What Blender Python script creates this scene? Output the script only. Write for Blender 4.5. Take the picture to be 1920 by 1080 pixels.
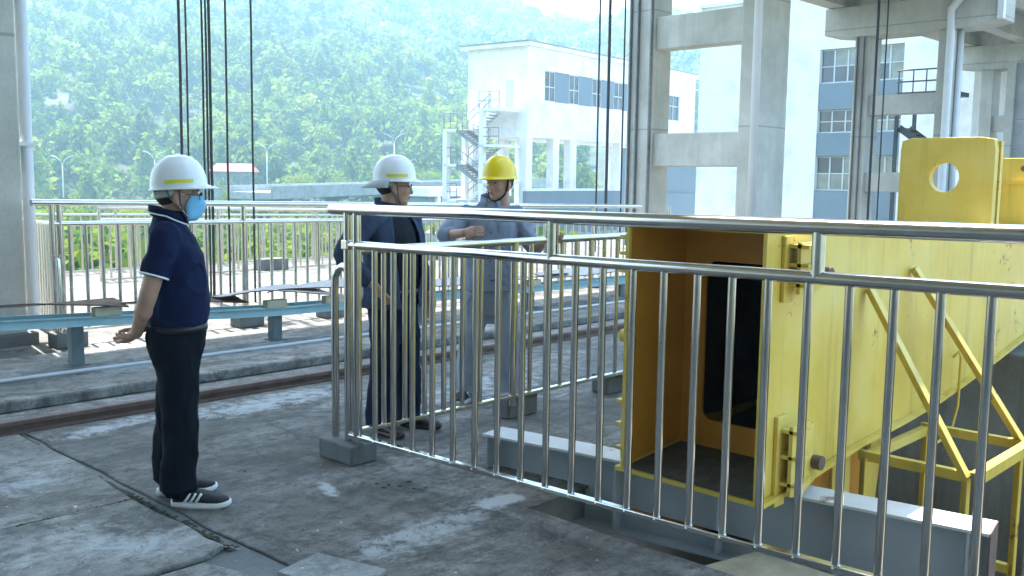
import bpy, bmesh, math, random
import numpy as np
from mathutils import Vector, Matrix, noise as mnoise
R = math.radians
random.seed(7)
scene = bpy.context.scene
for o in list(bpy.data.objects): bpy.data.objects.remove(o)
COL = scene.collection

# ------------------------------------------------------------------ camera
# world: +X along the track rail (right of view), +Y along the front railing (left of view), z = 0 on the deck
yaw, pitch, roll = R(43.7), math.atan(205/1820), R(0.75)
fwd = Vector((math.cos(yaw)*math.cos(pitch), math.sin(yaw)*math.cos(pitch), -math.sin(pitch)))
rgt = Vector((math.sin(yaw), -math.cos(yaw), 0)); upv = rgt.cross(fwd)
r2 = rgt*math.cos(roll) + upv*math.sin(roll); u2 = upv*math.cos(roll) - rgt*math.sin(roll)
cam = bpy.data.cameras.new('camera'); cam.sensor_width = 36; cam.lens = 1820/1920*36
cam.clip_start = 0.05; cam.clip_end = 6000
camo = bpy.data.objects.new('camera', cam); COL.objects.link(camo)
m = Matrix((r2, u2, -fwd)).transposed().to_4x4(); m.translation = (0, 0, 1.65)
camo.matrix_world = m; scene.camera = camo

# ------------------------------------------------------------------ world, sun, exposure
L = Vector((.064, .389, .919)).normalized()          # towards the sun: high, ahead and to the left
elev = math.asin(L.z); azim = math.atan2(L.x, L.y)   # azimuth from +Y, clockwise
w = bpy.data.worlds.new('World'); scene.world = w; w.use_nodes = True
nt = w.node_tree; nt.nodes.clear()
sky = nt.nodes.new('ShaderNodeTexSky'); sky.sky_type = 'NISHITA'; sky.sun_disc = False
sky.sun_elevation = elev; sky.sun_rotation = azim
sky.air_density = 1.0; sky.dust_density = 1.8; sky.ozone_density = .9
bg = nt.nodes.new('ShaderNodeBackground'); bg.inputs[1].default_value = 0.15
wo = nt.nodes.new('ShaderNodeOutputWorld')
nt.links.new(sky.outputs[0], bg.inputs[0]); nt.links.new(bg.outputs[0], wo.inputs[0])
sl = bpy.data.lights.new('sun', 'SUN'); sl.energy = 5.0; sl.angle = R(0.55); sl.color = (1, .95, .86)
so = bpy.data.objects.new('sun', sl); COL.objects.link(so)
so.rotation_euler = L.to_track_quat('Z', 'Y').to_euler(); so.location = L*60
vs = scene.view_settings
vs.view_transform = 'Standard'; vs.look = 'None'; vs.gamma = 1; vs.exposure = 2.2; vs.use_curve_mapping = False

scene.cycles.volume_bounces = 2; scene.cycles.max_bounces = 10

# ------------------------------------------------------------------ mesh helpers
class MB:
    def __init__(s): s.v = []; s.f = []
    def add(s, vs, fs):
        k = len(s.v); s.v += [tuple(v) for v in vs]; s.f += [tuple(i+k for i in f) for f in fs]; return s
    def box(s, x0, x1, y0, y1, z0, z1):
        return s.hexa([(x0,y0,z0),(x1,y0,z0),(x1,y1,z0),(x0,y1,z0),(x0,y0,z1),(x1,y0,z1),(x1,y1,z1),(x0,y1,z1)])
    def hexa(s, p):
        return s.add(p, [(3,2,1,0),(4,5,6,7),(0,1,5,4),(1,2,6,5),(2,3,7,6),(3,0,4,7)])
    def bar(s, a, b, wd, ht, up=(0,0,1)):
        a = Vector(a); b = Vector(b); d = (b-a).normalized(); up = Vector(up)
        if abs(d.dot(up)) > .98: up = Vector((1,0,0))
        sx = d.cross(up).normalized()*wd/2; sy = sx.cross(d).normalized()*ht/2
        return s.hexa([a-sx-sy, a+sx-sy, b+sx-sy, b-sx-sy, a-sx+sy, a+sx+sy, b+sx+sy, b-sx+sy])
    def tube(s, pts, r, n=12, caps=True, flat=None):
        pts = [Vector(p) for p in pts]
        rr = r if isinstance(r, (list, tuple)) else [r]*len(pts)
        rings = []; ref = None
        for i, p in enumerate(pts):
            d = (pts[min(i+1, len(pts)-1)] - pts[max(i-1, 0)])
            d = d.normalized() if d.length > 1e-9 else Vector((0,0,1))
            if ref is None: ref = Vector((0,0,1)) if abs(d.z) < .9 else Vector((1,0,0))
            if flat is not None: ref = Vector(flat)
            a = d.cross(ref)
            if a.length < 1e-4: a = d.orthogonal()
            a.normalize(); b = a.cross(d).normalized(); ref = b
            ra, rb = rr[i] if isinstance(rr[i], (list, tuple)) else (rr[i], rr[i])
            rings.append([p + a*math.cos(2*math.pi*k/n)*ra + b*math.sin(2*math.pi*k/n)*rb for k in range(n)])
        vs = [v for g in rings for v in g]; fs = []
        for i in range(len(rings)-1):
            for k in range(n):
                k2 = (k+1) % n
                fs.append((i*n+k, (i+1)*n+k, (i+1)*n+k2, i*n+k2))
        if caps:
            fs.append(tuple(range(n))); fs.append(tuple((len(rings)-1)*n+k for k in reversed(range(n))))
        return s.add(vs, fs)
    def prism(s, poly, z0, z1):
        n = len(poly)
        vs = [(x,y,z0) for x,y in poly] + [(x,y,z1) for x,y in poly]
        fs = [tuple(reversed(range(n))), tuple(range(n,2*n))] + [(i,(i+1)%n,n+(i+1)%n,n+i) for i in range(n)]
        return s.add(vs, fs)
    def plate(s, poly, origin, ax, ay, nrm, th):     # polygon in a plane (ax, ay), thickness along nrm
        o = Vector(origin); ax = Vector(ax); ay = Vector(ay); nn = Vector(nrm)*th; n = len(poly)
        vs = [o+ax*u+ay*v for u,v in poly] + [o+ax*u+ay*v+nn for u,v in poly]
        fs = [tuple(reversed(range(n))), tuple(range(n,2*n))] + [(i,(i+1)%n,n+(i+1)%n,n+i) for i in range(n)]
        return s.add(vs, fs)
    def ell(s, c, r, rot=None, n=14, m=9):
        c = Vector(c); vs = []; fs = []
        M = rot if rot is not None else Matrix.Identity(3)
        for j in range(m+1):
            t = math.pi*j/m
            for k in range(n):
                p = 2*math.pi*k/n
                vs.append(c + M @ Vector((r[0]*math.sin(t)*math.cos(p), r[1]*math.sin(t)*math.sin(p), r[2]*math.cos(t))))
        for j in range(m):
            for k in range(n):
                a, b = j*n+k, j*n+(k+1)%n
                fs.append((a, a+n, b+n, b))
        return s.add(vs, fs)
    def loft(s, secs, n=28, pw=2.4):                  # horizontal superellipse sections (z, cx, cy, rx, ry)
        vs = []; fs = []
        for z, cx, cy, rx, ry in secs:
            for k in range(n):
                t = 2*math.pi*k/n; c, q = math.cos(t), math.sin(t)
                vs.append((cx+rx*math.copysign(abs(c)**(2/pw), c), cy+ry*math.copysign(abs(q)**(2/pw), q), z))
        for i in range(len(secs)-1):
            for k in range(n):
                k2 = (k+1) % n
                fs.append((i*n+k, i*n+k2, (i+1)*n+k2, (i+1)*n+k))
        fs.append(tuple(reversed(range(n)))); fs.append(tuple((len(secs)-1)*n+k for k in range(n)))
        return s.add(vs, fs)
    def xf(s, M):
        s.v = [tuple(M @ Vector(v)) for v in s.v]; return s
    def mesh(s, name, fix=True):
        me = bpy.data.meshes.new(name); me.from_pydata(s.v, [], s.f)
        if fix:
            b = bmesh.new(); b.from_mesh(me); bmesh.ops.recalc_face_normals(b, faces=b.faces); b.to_mesh(me); b.free()
        return me
    def build(s, name, mat, parent=None, smooth=False, bevel=0, seg=2, loc=None, rz=0):
        return link(name, s.mesh(name), mat, parent, smooth, bevel, seg, loc, rz)
def link(name, me, mat, parent=None, smooth=False, bevel=0, seg=2, loc=None, rz=0):
    o = bpy.data.objects.new(name, me); COL.objects.link(o)
    if mat is not None and not me.materials: me.materials.append(M[mat] if isinstance(mat, str) else mat)
    if parent is not None: o.parent = parent
    if loc is not None: o.location = loc
    o.rotation_euler.z = rz
    if smooth == 'auto':
        me.polygons.foreach_set('use_smooth', [True]*len(me.polygons)); me.set_sharp_from_angle(angle=R(40))
    elif smooth: me.polygons.foreach_set('use_smooth', [True]*len(me.polygons))
    if bevel:
        b = o.modifiers.new('bevel', 'BEVEL'); b.width = bevel; b.segments = seg; b.limit_method = 'ANGLE'
    return o
def thing(name, label, cat, loc=(0,0,0), rz=0, group=None):
    o = bpy.data.objects.new(name, None); COL.objects.link(o); o.empty_display_size = .1
    o.location = loc; o.rotation_euler.z = rz
    return tag(o, label, cat, group)
def tag(o, label, cat, group=None):
    o['label'] = label; o['category'] = cat
    if group: o['group'] = group
    return o
def struct(o, kind='structure', label=None):
    o['kind'] = kind
    if label: o['label'] = label
    return o

# ------------------------------------------------------------------ materials
M = {}
def nodes(name):
    m = bpy.data.materials.new(name); m.use_nodes = True; t = m.node_tree
    p = t.nodes['Principled BSDF']; M[name] = m
    return m, t, p
def N(t, kind, **kw):
    n = t.nodes.new(kind)
    for k, v in kw.items():
        if k == 'ins':
            for a, b in v.items(): n.inputs[a].default_value = b
        else: setattr(n, k, v)
    return n
def noise(t, co, scale, detail=6, rough=.6, sc=None, dist=0):
    if sc is not None:
        mp = N(t, 'ShaderNodeMapping'); mp.inputs['Scale'].default_value = sc
        t.links.new(co, mp.inputs[0]); co = mp.outputs[0]
    n = N(t, 'ShaderNodeTexNoise'); n.inputs['Scale'].default_value = scale
    n.inputs['Detail'].default_value = detail; n.inputs['Roughness'].default_value = rough; n.inputs['Distortion'].default_value = dist
    t.links.new(co, n.inputs['Vector']); return n.outputs['Fac']
def ramp(t, fac, stops):
    r = N(t, 'ShaderNodeValToRGB'); e = r.color_ramp.elements
    while len(e) > 1: e.remove(e[-1])
    e[0].position = stops[0][0]; e[0].color = (*stops[0][1], 1) if isinstance(stops[0][1], tuple) else (stops[0][1],)*3+(1,)
    for pos, c in stops[1:]:
        q = e.new(pos); q.color = (*c, 1) if isinstance(c, tuple) else (c, c, c, 1)
    t.links.new(fac, r.inputs[0]); return r.outputs[0]
def mix(t, fac, a, b, mode='MIX'):
    n = N(t, 'ShaderNodeMix', data_type='RGBA', blend_type=mode)
    for sock, v in ((n.inputs[0], fac), (n.inputs[6], a), (n.inputs[7], b)):
        if isinstance(v, bpy.types.NodeSocket): t.links.new(v, sock)
        elif isinstance(v, (int, float)): sock.default_value = v
        else: sock.default_value = (*v, 1)
    return n.outputs[2]
def math_(t, op, a, b=None, clamp=False):
    n = N(t, 'ShaderNodeMath', operation=op, use_clamp=clamp)
    for s, v in ((n.inputs[0], a), (n.inputs[1], b)):
        if v is None: continue
        if isinstance(v, bpy.types.NodeSocket): t.links.new(v, s)
        else: s.default_value = v
    return n.outputs[0]
def bump(t, p, h, strength=.3, dist=.01):
    b = N(t, 'ShaderNodeBump'); b.inputs['Strength'].default_value = strength; b.inputs['Distance'].default_value = dist
    t.links.new(h, b.inputs['Height']); t.links.new(b.outputs[0], p.inputs['Normal'])
def geo(t): return N(t, 'ShaderNodeNewGeometry').outputs['Position']
def objc(t): return N(t, 'ShaderNodeTexCoord').outputs['Object']
def plain(name, c, rough=.6, metal=0, var=.12, scale=4, bscale=0, bs=.2, spec=.5, world=True):
    m, t, p = nodes(name); co = geo(t) if world else objc(t)
    f = noise(t, co, scale)
    lo = tuple(x*(1-var) for x in c); hi = tuple(min(1, x*(1+var)) for x in c)
    t.links.new(ramp(t, f, [(.3, lo), (.7, hi)]), p.inputs['Base Color'])
    p.inputs['Metallic'].default_value = metal; p.inputs['Specular IOR Level'].default_value = spec
    rr = ramp(t, noise(t, co, scale*2.3), [(.3, max(.02, rough*.8)), (.7, min(1, rough*1.2))]); t.links.new(rr, p.inputs['Roughness'])
    if bscale: bump(t, p, noise(t, co, bscale), bs, .01)
    return m
def concrete(name, c, light, seams=0, streak=.5, stain=(.07,.075,.07)):
    m, t, p = nodes(name); co = geo(t)
    f = noise(t, co, .9, 8, .65); base = ramp(t, f, [(.3, tuple(x*.78 for x in c)), (.5, c), (.72, light)])
    g = noise(t, co, 1.1, 7, .7, (2.6, 2.6, .22)); s = ramp(t, g, [(.5, 0.), (.72, streak)])
    col = mix(t, s, base, stain)
    fine = noise(t, co, 40, 3, .7); col = mix(t, .25, col, ramp(t, fine, [(.3, .12), (.7, .6)]), 'SOFT_LIGHT')
    h = fine
    if seams:
        sx = N(t, 'ShaderNodeSeparateXYZ'); t.links.new(co, sx.inputs[0])
        fr = math_(t, 'FRACT', math_(t, 'DIVIDE', sx.outputs['Z'], seams))
        line = math_(t, 'LESS_THAN', fr, .012)
        col = mix(t, math_(t, 'MULTIPLY', line, .55), col, stain)
    t.links.new(col, p.inputs['Base Color']); p.inputs['Roughness'].default_value = .88
    bump(t, p, h, .25, .006); return m

def make_materials():
    concrete('tower_concrete', (.47,.46,.41), (.58,.57,.52), 2.9, .28, (.20,.19,.17))
    concrete('pit_concrete', (.22,.22,.195), (.34,.34,.30), 0, .8, (.07,.07,.06))
    concrete('block_concrete', (.15,.16,.16), (.26,.27,.27), 0, .4, (.05,.055,.05))
    concrete('bridge_concrete', (.32,.33,.33), (.42,.43,.43), 0, .4, (.15,.15,.15))
    concrete('white_wall', (.77,.77,.76), (.82,.82,.81), 0, .10, (.6,.59,.56))
    plain('panel_grey', (.155,.205,.245), .6, 0, .06, .6)
    plain('white_pipe', (.62,.64,.66), .35, 0, .05, 3)
    plain('window_glass', (.035,.05,.06), .08, 0, .5, .8, spec=.8)
    plain('window_pale', (.22,.24,.20), .12, 0, .4, 1.2, spec=.7)
    plain('window_bar', (.50,.53,.54), .5, 0, .04, 2)
    plain('stair_steel', (.20,.21,.21), .6, .2, .2, 6)
    plain('dark_steel', (.045,.05,.055), .5, .3, .2, 6)
    plain('rope_steel', (.03,.032,.035), .55, .3, .25, 30)
    plain('guide_steel', (.16,.165,.165), .5, .5, .25, 8)
    plain('roof_red', (.27,.05,.05), .8, 0, .15, 1)
    plain('lamp_white', (.38,.41,.43), .5, 0, .04, 1)
    plain('timber', (.30,.265,.18), .85, 0, .25, 9, 30, .3)
    plain('cream_wood', (.50,.47,.33), .8, 0, .15, 14)
    plain('belt', (.012,.012,.014), .4, 0, .1, 20)
    plain('helmet_white', (.80,.82,.83), .22, 0, .03, 5, world=False)
    plain('helmet_yellow', (.84,.62,.012), .25, 0, .05, 5, world=False)
    plain('reflective_yellow', (.72,.70,.03), .5, 0, .05, 12, world=False)
    plain('strap_grey', (.10,.115,.14), .8, 0, .2, 60, world=False)
    plain('strap_black', (.012,.012,.014), .7, 0, .2, 60, world=False)
    plain('liner_grey', (.40,.42,.43), .7, 0, .1, 20, world=False)
    plain('hair', (.012,.011,.010), .65, 0, .4, 90, 120, .6, world=False)
    plain('mask_blue', (.20,.52,.78), .8, 0, .08, 40, 60, .2, world=False)
    plain('white_cloth', (.78,.80,.82), .85, 0, .05, 30, world=False)
    plain('shoe_black', (.02,.021,.024), .75, 0, .3, 50, 160, .4, world=False)
    plain('shoe_brown', (.045,.03,.022), .5, 0, .3, 20, world=False)
    plain('sole_white', (.80,.80,.80), .6, 0, .05, 20, world=False)
    plain('eye_dark', (.012,.010,.009), .2, 0, .1, 20, world=False)
    plain('glasses', (.02,.02,.022), .25, 0, .1, 20, world=False)
    for nm, c in (('polo_navy', (.009,.014,.047)), ('trousers_black', (.006,.0085,.0135)), ('jacket_blue', (.044,.062,.105)),
                  ('shirt_black', (.014,.016,.022)), ('trousers_navy', (.011,.017,.036)), ('work_blue', (.24,.275,.36)), ('work_trousers', (.30,.335,.41))):
        m, t, p = nodes(nm); co = objc(t)
        f = noise(t, co, 6, 6, .6)
        t.links.new(ramp(t, f, [(.3, tuple(x*.8 for x in c)), (.7, tuple(x*1.25 for x in c))]), p.inputs['Base Color'])
        p.inputs['Roughness'].default_value = .85; p.inputs['Specular IOR Level'].default_value = .12
        h = math_(t, 'ADD', noise(t, co, 16, 4, .55, (1, 1, .7), .6), math_(t, 'MULTIPLY', noise(t, co, 420, 2), .12))
        bump(t, p, h, .35, .008)
    m, t, p = nodes('skin'); co = objc(t)
    t.links.new(ramp(t, noise(t, co, 14, 5), [(.3, (.40,.225,.155)), (.7, (.50,.30,.215))]), p.inputs['Base Color'])
    p.inputs['Roughness'].default_value = .5; p.inputs['Subsurface Weight'].default_value = .12
    p.inputs['Subsurface Radius'].default_value = (.012, .004, .002)
    bump(t, p, noise(t, co, 90, 3), .15, .003)
    m, t, p = nodes('lips'); p.inputs['Base Color'].default_value = (.30,.11,.09,1); p.inputs['Roughness'].default_value = .5
    # stainless steel tube
    m, t, p = nodes('stainless'); co = geo(t)
    t.links.new(ramp(t, noise(t, co, 5, 4, .6), [(.3, (.56,.54,.50)), (.7, (.66,.64,.60))]), p.inputs['Base Color'])
    p.inputs['Metallic'].default_value = 1
    t.links.new(ramp(t, noise(t, co, 9, 5, .65), [(.3, .13), (.6, .18), (.8, .28)]), p.inputs['Roughness'])
    bump(t, p, noise(t, co, 18, 3), .02, .003)
    # yellow paint with rust and dirt runs
    m, t, p = nodes('yellow_paint'); co = geo(t)
    base = ramp(t, noise(t, co, 1.6, 6, .65), [(.3, (.57,.42,.06)), (.55, (.69,.52,.09)), (.75, (.72,.60,.16))])
    run = ramp(t, noise(t, co, 2.2, 7, .72, (4.2, 4.2, .22)), [(.52, 0.), (.64, .28), (.78, .7)])
    col = mix(t, run, base, (.25,.17,.045))
    col = mix(t, ramp(t, noise(t, co, .8, 4, .6), [(.45, 0.), (.7, .5)]), col, (.70,.60,.24))
    ru = ramp(t, math_(t, 'MULTIPLY', noise(t, co, 17, 10, .78), ramp(t, noise(t, co, 2.3, 4, .6), [(.44, .65), (.66, 1.1)])), [(.572, 0.), (.63, .8)])
    col = mix(t, ru, col, (.085,.035,.014))
    t.links.new(col, p.inputs['Base Color']); p.inputs['Roughness'].default_value = .5
    bump(t, p, noise(t, co, 14, 6, .7), .12, .01)
    plain('yellow_indirect', (.56,.255,.025), .55, 0, .15, 2.5)  # same yellow turned orange; indirect light is put into the colour
    plain('inside_shade', (.03,.018,.016), .9, 0, .2, 3)  # near-black lining; paints the shade seen through the manhole
    plain('dark_grey', (.075,.072,.062), .95, 0, .4, 9, 40, .5)
    # grey painted I-beam; rusting top flange with sunlight painted in as paler grey
    m, t, p = nodes('beam_grey'); co = geo(t)
    base = ramp(t, noise(t, co, 2.5, 6), [(.3, (.33,.37,.41)), (.7, (.41,.45,.485))])
    t.links.new(base, p.inputs['Base Color']); p.inputs['Roughness'].default_value = .5
    m, t, p = nodes('sunlit_flange'); co = geo(t)
    base = ramp(t, noise(t, co, 3, 6), [(.3, (.50,.52,.53)), (.7, (.66,.67,.67))])
    ru = ramp(t, noise(t, co, 5.5, 8, .75), [(.58, 0.), (.66, .85)])
    t.links.new(mix(t, ru, base, (.20,.085,.04)), p.inputs['Base Color']); p.inputs['Roughness'].default_value = .6
    # pale blue channel
    m, t, p = nodes('channel_blue'); co = geo(t)
    base = ramp(t, noise(t, co, 2.2, 7), [(.3, (.30,.50,.55)), (.7, (.40,.62,.66))])
    ru = ramp(t, noise(t, co, 6, 8, .75), [(.6, 0.), (.7, .6)])
    t.links.new(mix(t, ru, base, (.12,.12,.10)), p.inputs['Base Color']); p.inputs['Roughness'].default_value = .5
    plain('post_grey', (.10,.135,.14), .6, 0, .3, 5, 20, .3)
    m, t, p = nodes('old_board'); co = geo(t)
    base = ramp(t, noise(t, co, 3, 8, .7, (1, 6, 6)), [(.3, (.34,.33,.315)), (.62, (.54,.53,.52)), (.82, (.34,.22,.15))])
    t.links.new(base, p.inputs['Base Color']); p.inputs['Roughness'].default_value = .9
    bump(t, p, noise(t, co, 12, 6, .7, (.6, 4, 4)), .5, .015)
    m, t, p = nodes('board_under'); co = geo(t)
    t.links.new(ramp(t, noise(t, co, 9, 7), [(.3, (.05,.035,.026)), (.7, (.19,.11,.07))]), p.inputs['Base Color']); p.inputs['Roughness'].default_value = .9
    m, t, p = nodes('rail_rust'); co = geo(t)
    t.links.new(ramp(t, noise(t, co, 8, 7), [(.3, (.10,.062,.05)), (.7, (.19,.125,.10))]), p.inputs['Base Color']); p.inputs['Roughness'].default_value = .65
    bump(t, p, noise(t, co, 40, 5), .3, .004)
    # deck concrete: dark weathered, pale worn patches, cracks, lime spatter
    def deck(name, dark, mid, pale, patch=.56):
        m, t, p = nodes(name); co = geo(t)
        f = noise(t, co, .75, 9, .68, None, .4)
        base = ramp(t, f, [(.28, dark), (.52, mid), (.72, tuple(x*1.25 for x in mid))])
        pa = math_(t, 'MULTIPLY', ramp(t, noise(t, co, .85, 3, .5, (.7, 1.5, 1)), [(patch-.08, 0.), (patch+.08, 1.)]),
                   ramp(t, noise(t, co, 7, 8, .75, (.55, 1.5, 1)), [(.42, 0.), (.62, .9)]))
        col = mix(t, pa, base, pale)
        wear = ramp(t, noise(t, co, 2.6, 9, .76, (.6, 1.3, 1)), [(.47, 0.), (.66, .6)])
        col = mix(t, wear, col, tuple(x*.75 for x in pale))
        grit = noise(t, co, 55, 5, .8)
        blot = ramp(t, noise(t, co, 9, 9, .8), [(.40, .75), (.52, 0.)]); col = mix(t, blot, col, dark)
        blot2 = ramp(t, noise(t, co, 1.9, 9, .74, (1, 1, 1), .8), [(.38, .7), (.50, 0.)]); col = mix(t, blot2, col, tuple(x*.7 for x in dark))
        col = mix(t, .55, col, ramp(t, grit, [(.3, .16), (.7, .66)]), 'SOFT_LIGHT')
        sp = ramp(t, noise(t, co, 21, 4, .6), [(.70, 0.), (.725, 1.)])
        col = mix(t, math_(t, 'MULTIPLY', sp, .8), col, tuple(min(1, x*1.6) for x in pale))
        moss = ramp(t, noise(t, co, 1.7, 6, .7), [(.64, 0.), (.75, .6)])
        col = mix(t, moss, col, (.05,.058,.025))
        # hairline cracks
        v = N(t, 'ShaderNodeTexVoronoi', feature='DISTANCE_TO_EDGE'); v.inputs['Scale'].default_value = .55
        dco = N(t, 'ShaderNodeVectorMath', operation='ADD')
        nn = N(t, 'ShaderNodeTexNoise'); nn.inputs['Scale'].default_value = 2.2; nn.inputs['Detail'].default_value = 6
        t.links.new(co, nn.inputs['Vector']); sc = N(t, 'ShaderNodeVectorMath', operation='SCALE'); sc.inputs['Scale'].default_value = .55
        t.links.new(nn.outputs['Color'], sc.inputs[0]); t.links.new(co, dco.inputs[0]); t.links.new(sc.outputs[0], dco.inputs[1])
        t.links.new(dco.outputs[0], v.inputs['Vector'])
        cr = math_(t, 'MULTIPLY', ramp(t, v.outputs['Distance'], [(.0, 1.), (.006, 0.)]), ramp(t, noise(t, co, .9, 2), [(.5, 0.), (.56, .7)]))
        col = mix(t, cr, col, (.035,.037,.03))
        return m, t, p, co, col, grit
    def segmask(t, co, a, b, wd, thr, nscale=16):        # spatter of lime along a segment, broken by noise
        a = Vector(a); b = Vector(b); d = b-a; ln = d.length; d /= ln
        sx = N(t, 'ShaderNodeSeparateXYZ'); t.links.new(co, sx.inputs[0])
        dx = math_(t, 'SUBTRACT', sx.outputs[0], a.x); dy = math_(t, 'SUBTRACT', sx.outputs[1], a.y)
        u = math_(t, 'ADD', math_(t, 'MULTIPLY', dx, d.x), math_(t, 'MULTIPLY', dy, d.y))
        vv = math_(t, 'ADD', math_(t, 'MULTIPLY', dx, -d.y), math_(t, 'MULTIPLY', dy, d.x))
        uc = math_(t, 'SUBTRACT', math_(t, 'MULTIPLY', u, 2/ln), 1)
        e = math_(t, 'ADD', math_(t, 'POWER', math_(t, 'ABSOLUTE', uc), 4), math_(t, 'POWER', math_(t, 'ABSOLUTE', math_(t, 'DIVIDE', vv, wd)), 2))
        fall = math_(t, 'SUBTRACT', 1, e, True)
        k = math_(t, 'ADD', noise(t, co, nscale, 10, .78, None, .5), math_(t, 'MULTIPLY', fall, .22))
        return math_(t, 'MULTIPLY', ramp(t, k, [(thr-.06, 0.), (thr+.10, 1.)]), math_(t, 'GREATER_THAN', fall, .001))
    m, t, p, co, col, grit = deck('deck_main', (.060,.057,.050), (.140,.134,.118), (.42,.415,.39), .55)
    for a, b, wd, thr in (((2.40,3.28), (3.45,3.36), .17, .655), ((3.30,3.38), (3.62,3.38), .10, .57), ((3.1,6.05), (4.6,6.15), .28, .64),
                          ((4.3,5.2), (6.3,5.6), .5, .70), ((2.2,6.1), (3.2,6.3), .16, .66), ((2.9,4.0), (3.0,4.3), .05, .62)):
        col = mix(t, math_(t, 'MULTIPLY', segmask(t, co, a, b, wd, thr, 9), .85), col, (.42,.44,.445))
    t.links.new(col, p.inputs['Base Color']); p.inputs['Roughness'].default_value = .85; bump(t, p, grit, .55, .008)
    m, t, p, co, col, grit = deck('deck_old', (.095,.092,.082), (.205,.198,.178), (.46,.455,.43), .49)
    for a, b, wd, thr in (((3.2,7.70), (3.85,7.76), .10, .56), ((1.3,5.5), (2.1,5.2), .3, .68), ((1.6,4.2), (2.15,3.9), .25, .68), ((2.4,7.6), (6.5,7.6), .22, .66)):
        col = mix(t, math_(t, 'MULTIPLY', segmask(t, co, a, b, wd, thr, 6), .6), col, (.48,.50,.51))
    t.links.new(col, p.inputs['Base Color']); p.inputs['Roughness'].default_value = .88; bump(t, p, grit, .5, .008)
    m, t, p, co, col, grit = deck('deck_pale', (.20,.21,.205), (.30,.31,.30), (.42,.43,.42), .5)
    t.links.new(col, p.inputs['Base Color']); p.inputs['Roughness'].default_value = .85; bump(t, p, grit, .4, .008)
    plain('joint_dirt', (.032,.034,.018), .95, 0, .5, 9, 60, .8)
    plain('moss', (.032,.040,.012), .95, 0, .5, 14, 60, .8)
    plain('valley_grass', (.075,.10,.035), .95, 0, .35, .12)
    plain('understory_shade', (.014,.026,.008), .95, 0, .35, .05)  # understory base, near black so shade between crowns is in the colour
    plain('bark', (.07,.055,.042), .9, 0, .3, 3)
    # foliage: tint attribute per tree
    for nm, dark, lite in (('foliage', (.020,.056,.016), (.225,.265,.03)),):
        m, t, p = nodes(nm); t.nodes.remove(p)
        at = N(t, 'ShaderNodeAttribute', attribute_name='tint')
        co = geo(t)
        k = math_(t, 'ADD', at.outputs['Fac'], math_(t, 'MULTIPLY', math_(t, 'SUBTRACT', noise(t, co, .35, 3), .5), .5), True)
        c = ramp(t, k, [(.0, dark), (.5, (.10,.165,.030)), (1., lite)])
        d = N(t, 'ShaderNodeBsdfDiffuse'); tr = N(t, 'ShaderNodeBsdfTranslucent'); ms = N(t, 'ShaderNodeMixShader'); ms.inputs[0].default_value = .42
        t.links.new(c, d.inputs[0]); t.links.new(mix(t, .5, c, (.28,.36,.035)), tr.inputs[0])
        t.links.new(d.outputs[0], ms.inputs[1]); t.links.new(tr.outputs[0], ms.inputs[2])
        t.links.new(ms.outputs[0], t.nodes['Material Output'].inputs[0])
make_materials()
# ------------------------------------------------------------------ large structure: deck, pit, valley, hill
rng = np.random.default_rng(11)
def rough(poly, step=.12, amp=.012, seed=0):
    out = []; n = len(poly)
    for i in range(n):
        a = Vector((*poly[i], 0)); b = Vector((*poly[(i+1) % n], 0)); ln = (b-a).length
        k = max(1, min(80, int(ln/step))); nr = Vector((-(b-a).y, (b-a).x, 0)).normalized()
        for j in range(k):
            p = a.lerp(b, j/k)
            q = p + nr*(0 if j == 0 else amp*mnoise.noise(Vector((p.x*3.1, p.y*3.1, seed))) + (0 if j == 0 else amp*.6*mnoise.noise(Vector((p.x*11, p.y*11, seed+4)))))
            out.append((q.x, q.y))
    return out
deck = MB().prism([(-20,-12),(3.5,-12),(3.5,3.25),(7.4,3.25),(7.4,-12),(70,-12),(70,16.6),(-20,16.6)], -6, -.014).build('deck', 'block_concrete')
struct(deck)
def slab(poly, z1, mat, seed, amp=.016, z0=-.0135, bevel=.006):
    return MB().prism(rough(poly, .11, amp, seed), z0, z1).build('concrete_slab', mat, deck, bevel=bevel, seg=1)
slab([(2.19,-11.9),(3.47,-11.9),(3.50,3.22),(7.43,3.26),(7.43,-11.9),(69.9,-11.9),(69.9,6.40),(2.23,6.40)], 0, 'deck_main', 1, .03)
slab([(-19.9,4.72),(2.14,4.70),(2.20,5.45),(2.185,6.40),(-19.9,6.40)], .004, 'deck_old', 2, .02)
slab([(-19.9,3.76),(2.02,3.74),(2.14,3.80),(2.13,4.665),(-19.9,4.685)], .014, 'deck_old', 3, .028)
slab([(-19.9,-11.9),(2.06,-11.9),(2.055,3.50),(1.99,3.70),(-19.9,3.72)], .002, 'deck_old', 4, .02)
slab([(-19.9,6.62),(69.9,6.62),(69.9,7.02),(-19.9,7.02)], -.004, 'deck_old', 5, .01)
slab([(-19.9,7.06),(69.9,7.06),(69.9,8.75),(-19.9,8.75)], .07, 'deck_old', 6, .02, bevel=.012)
slab([(-19.9,8.76),(69.9,8.76),(69.9,16.58),(-19.9,16.58)], 0, 'deck_main', 7, .01)
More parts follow.
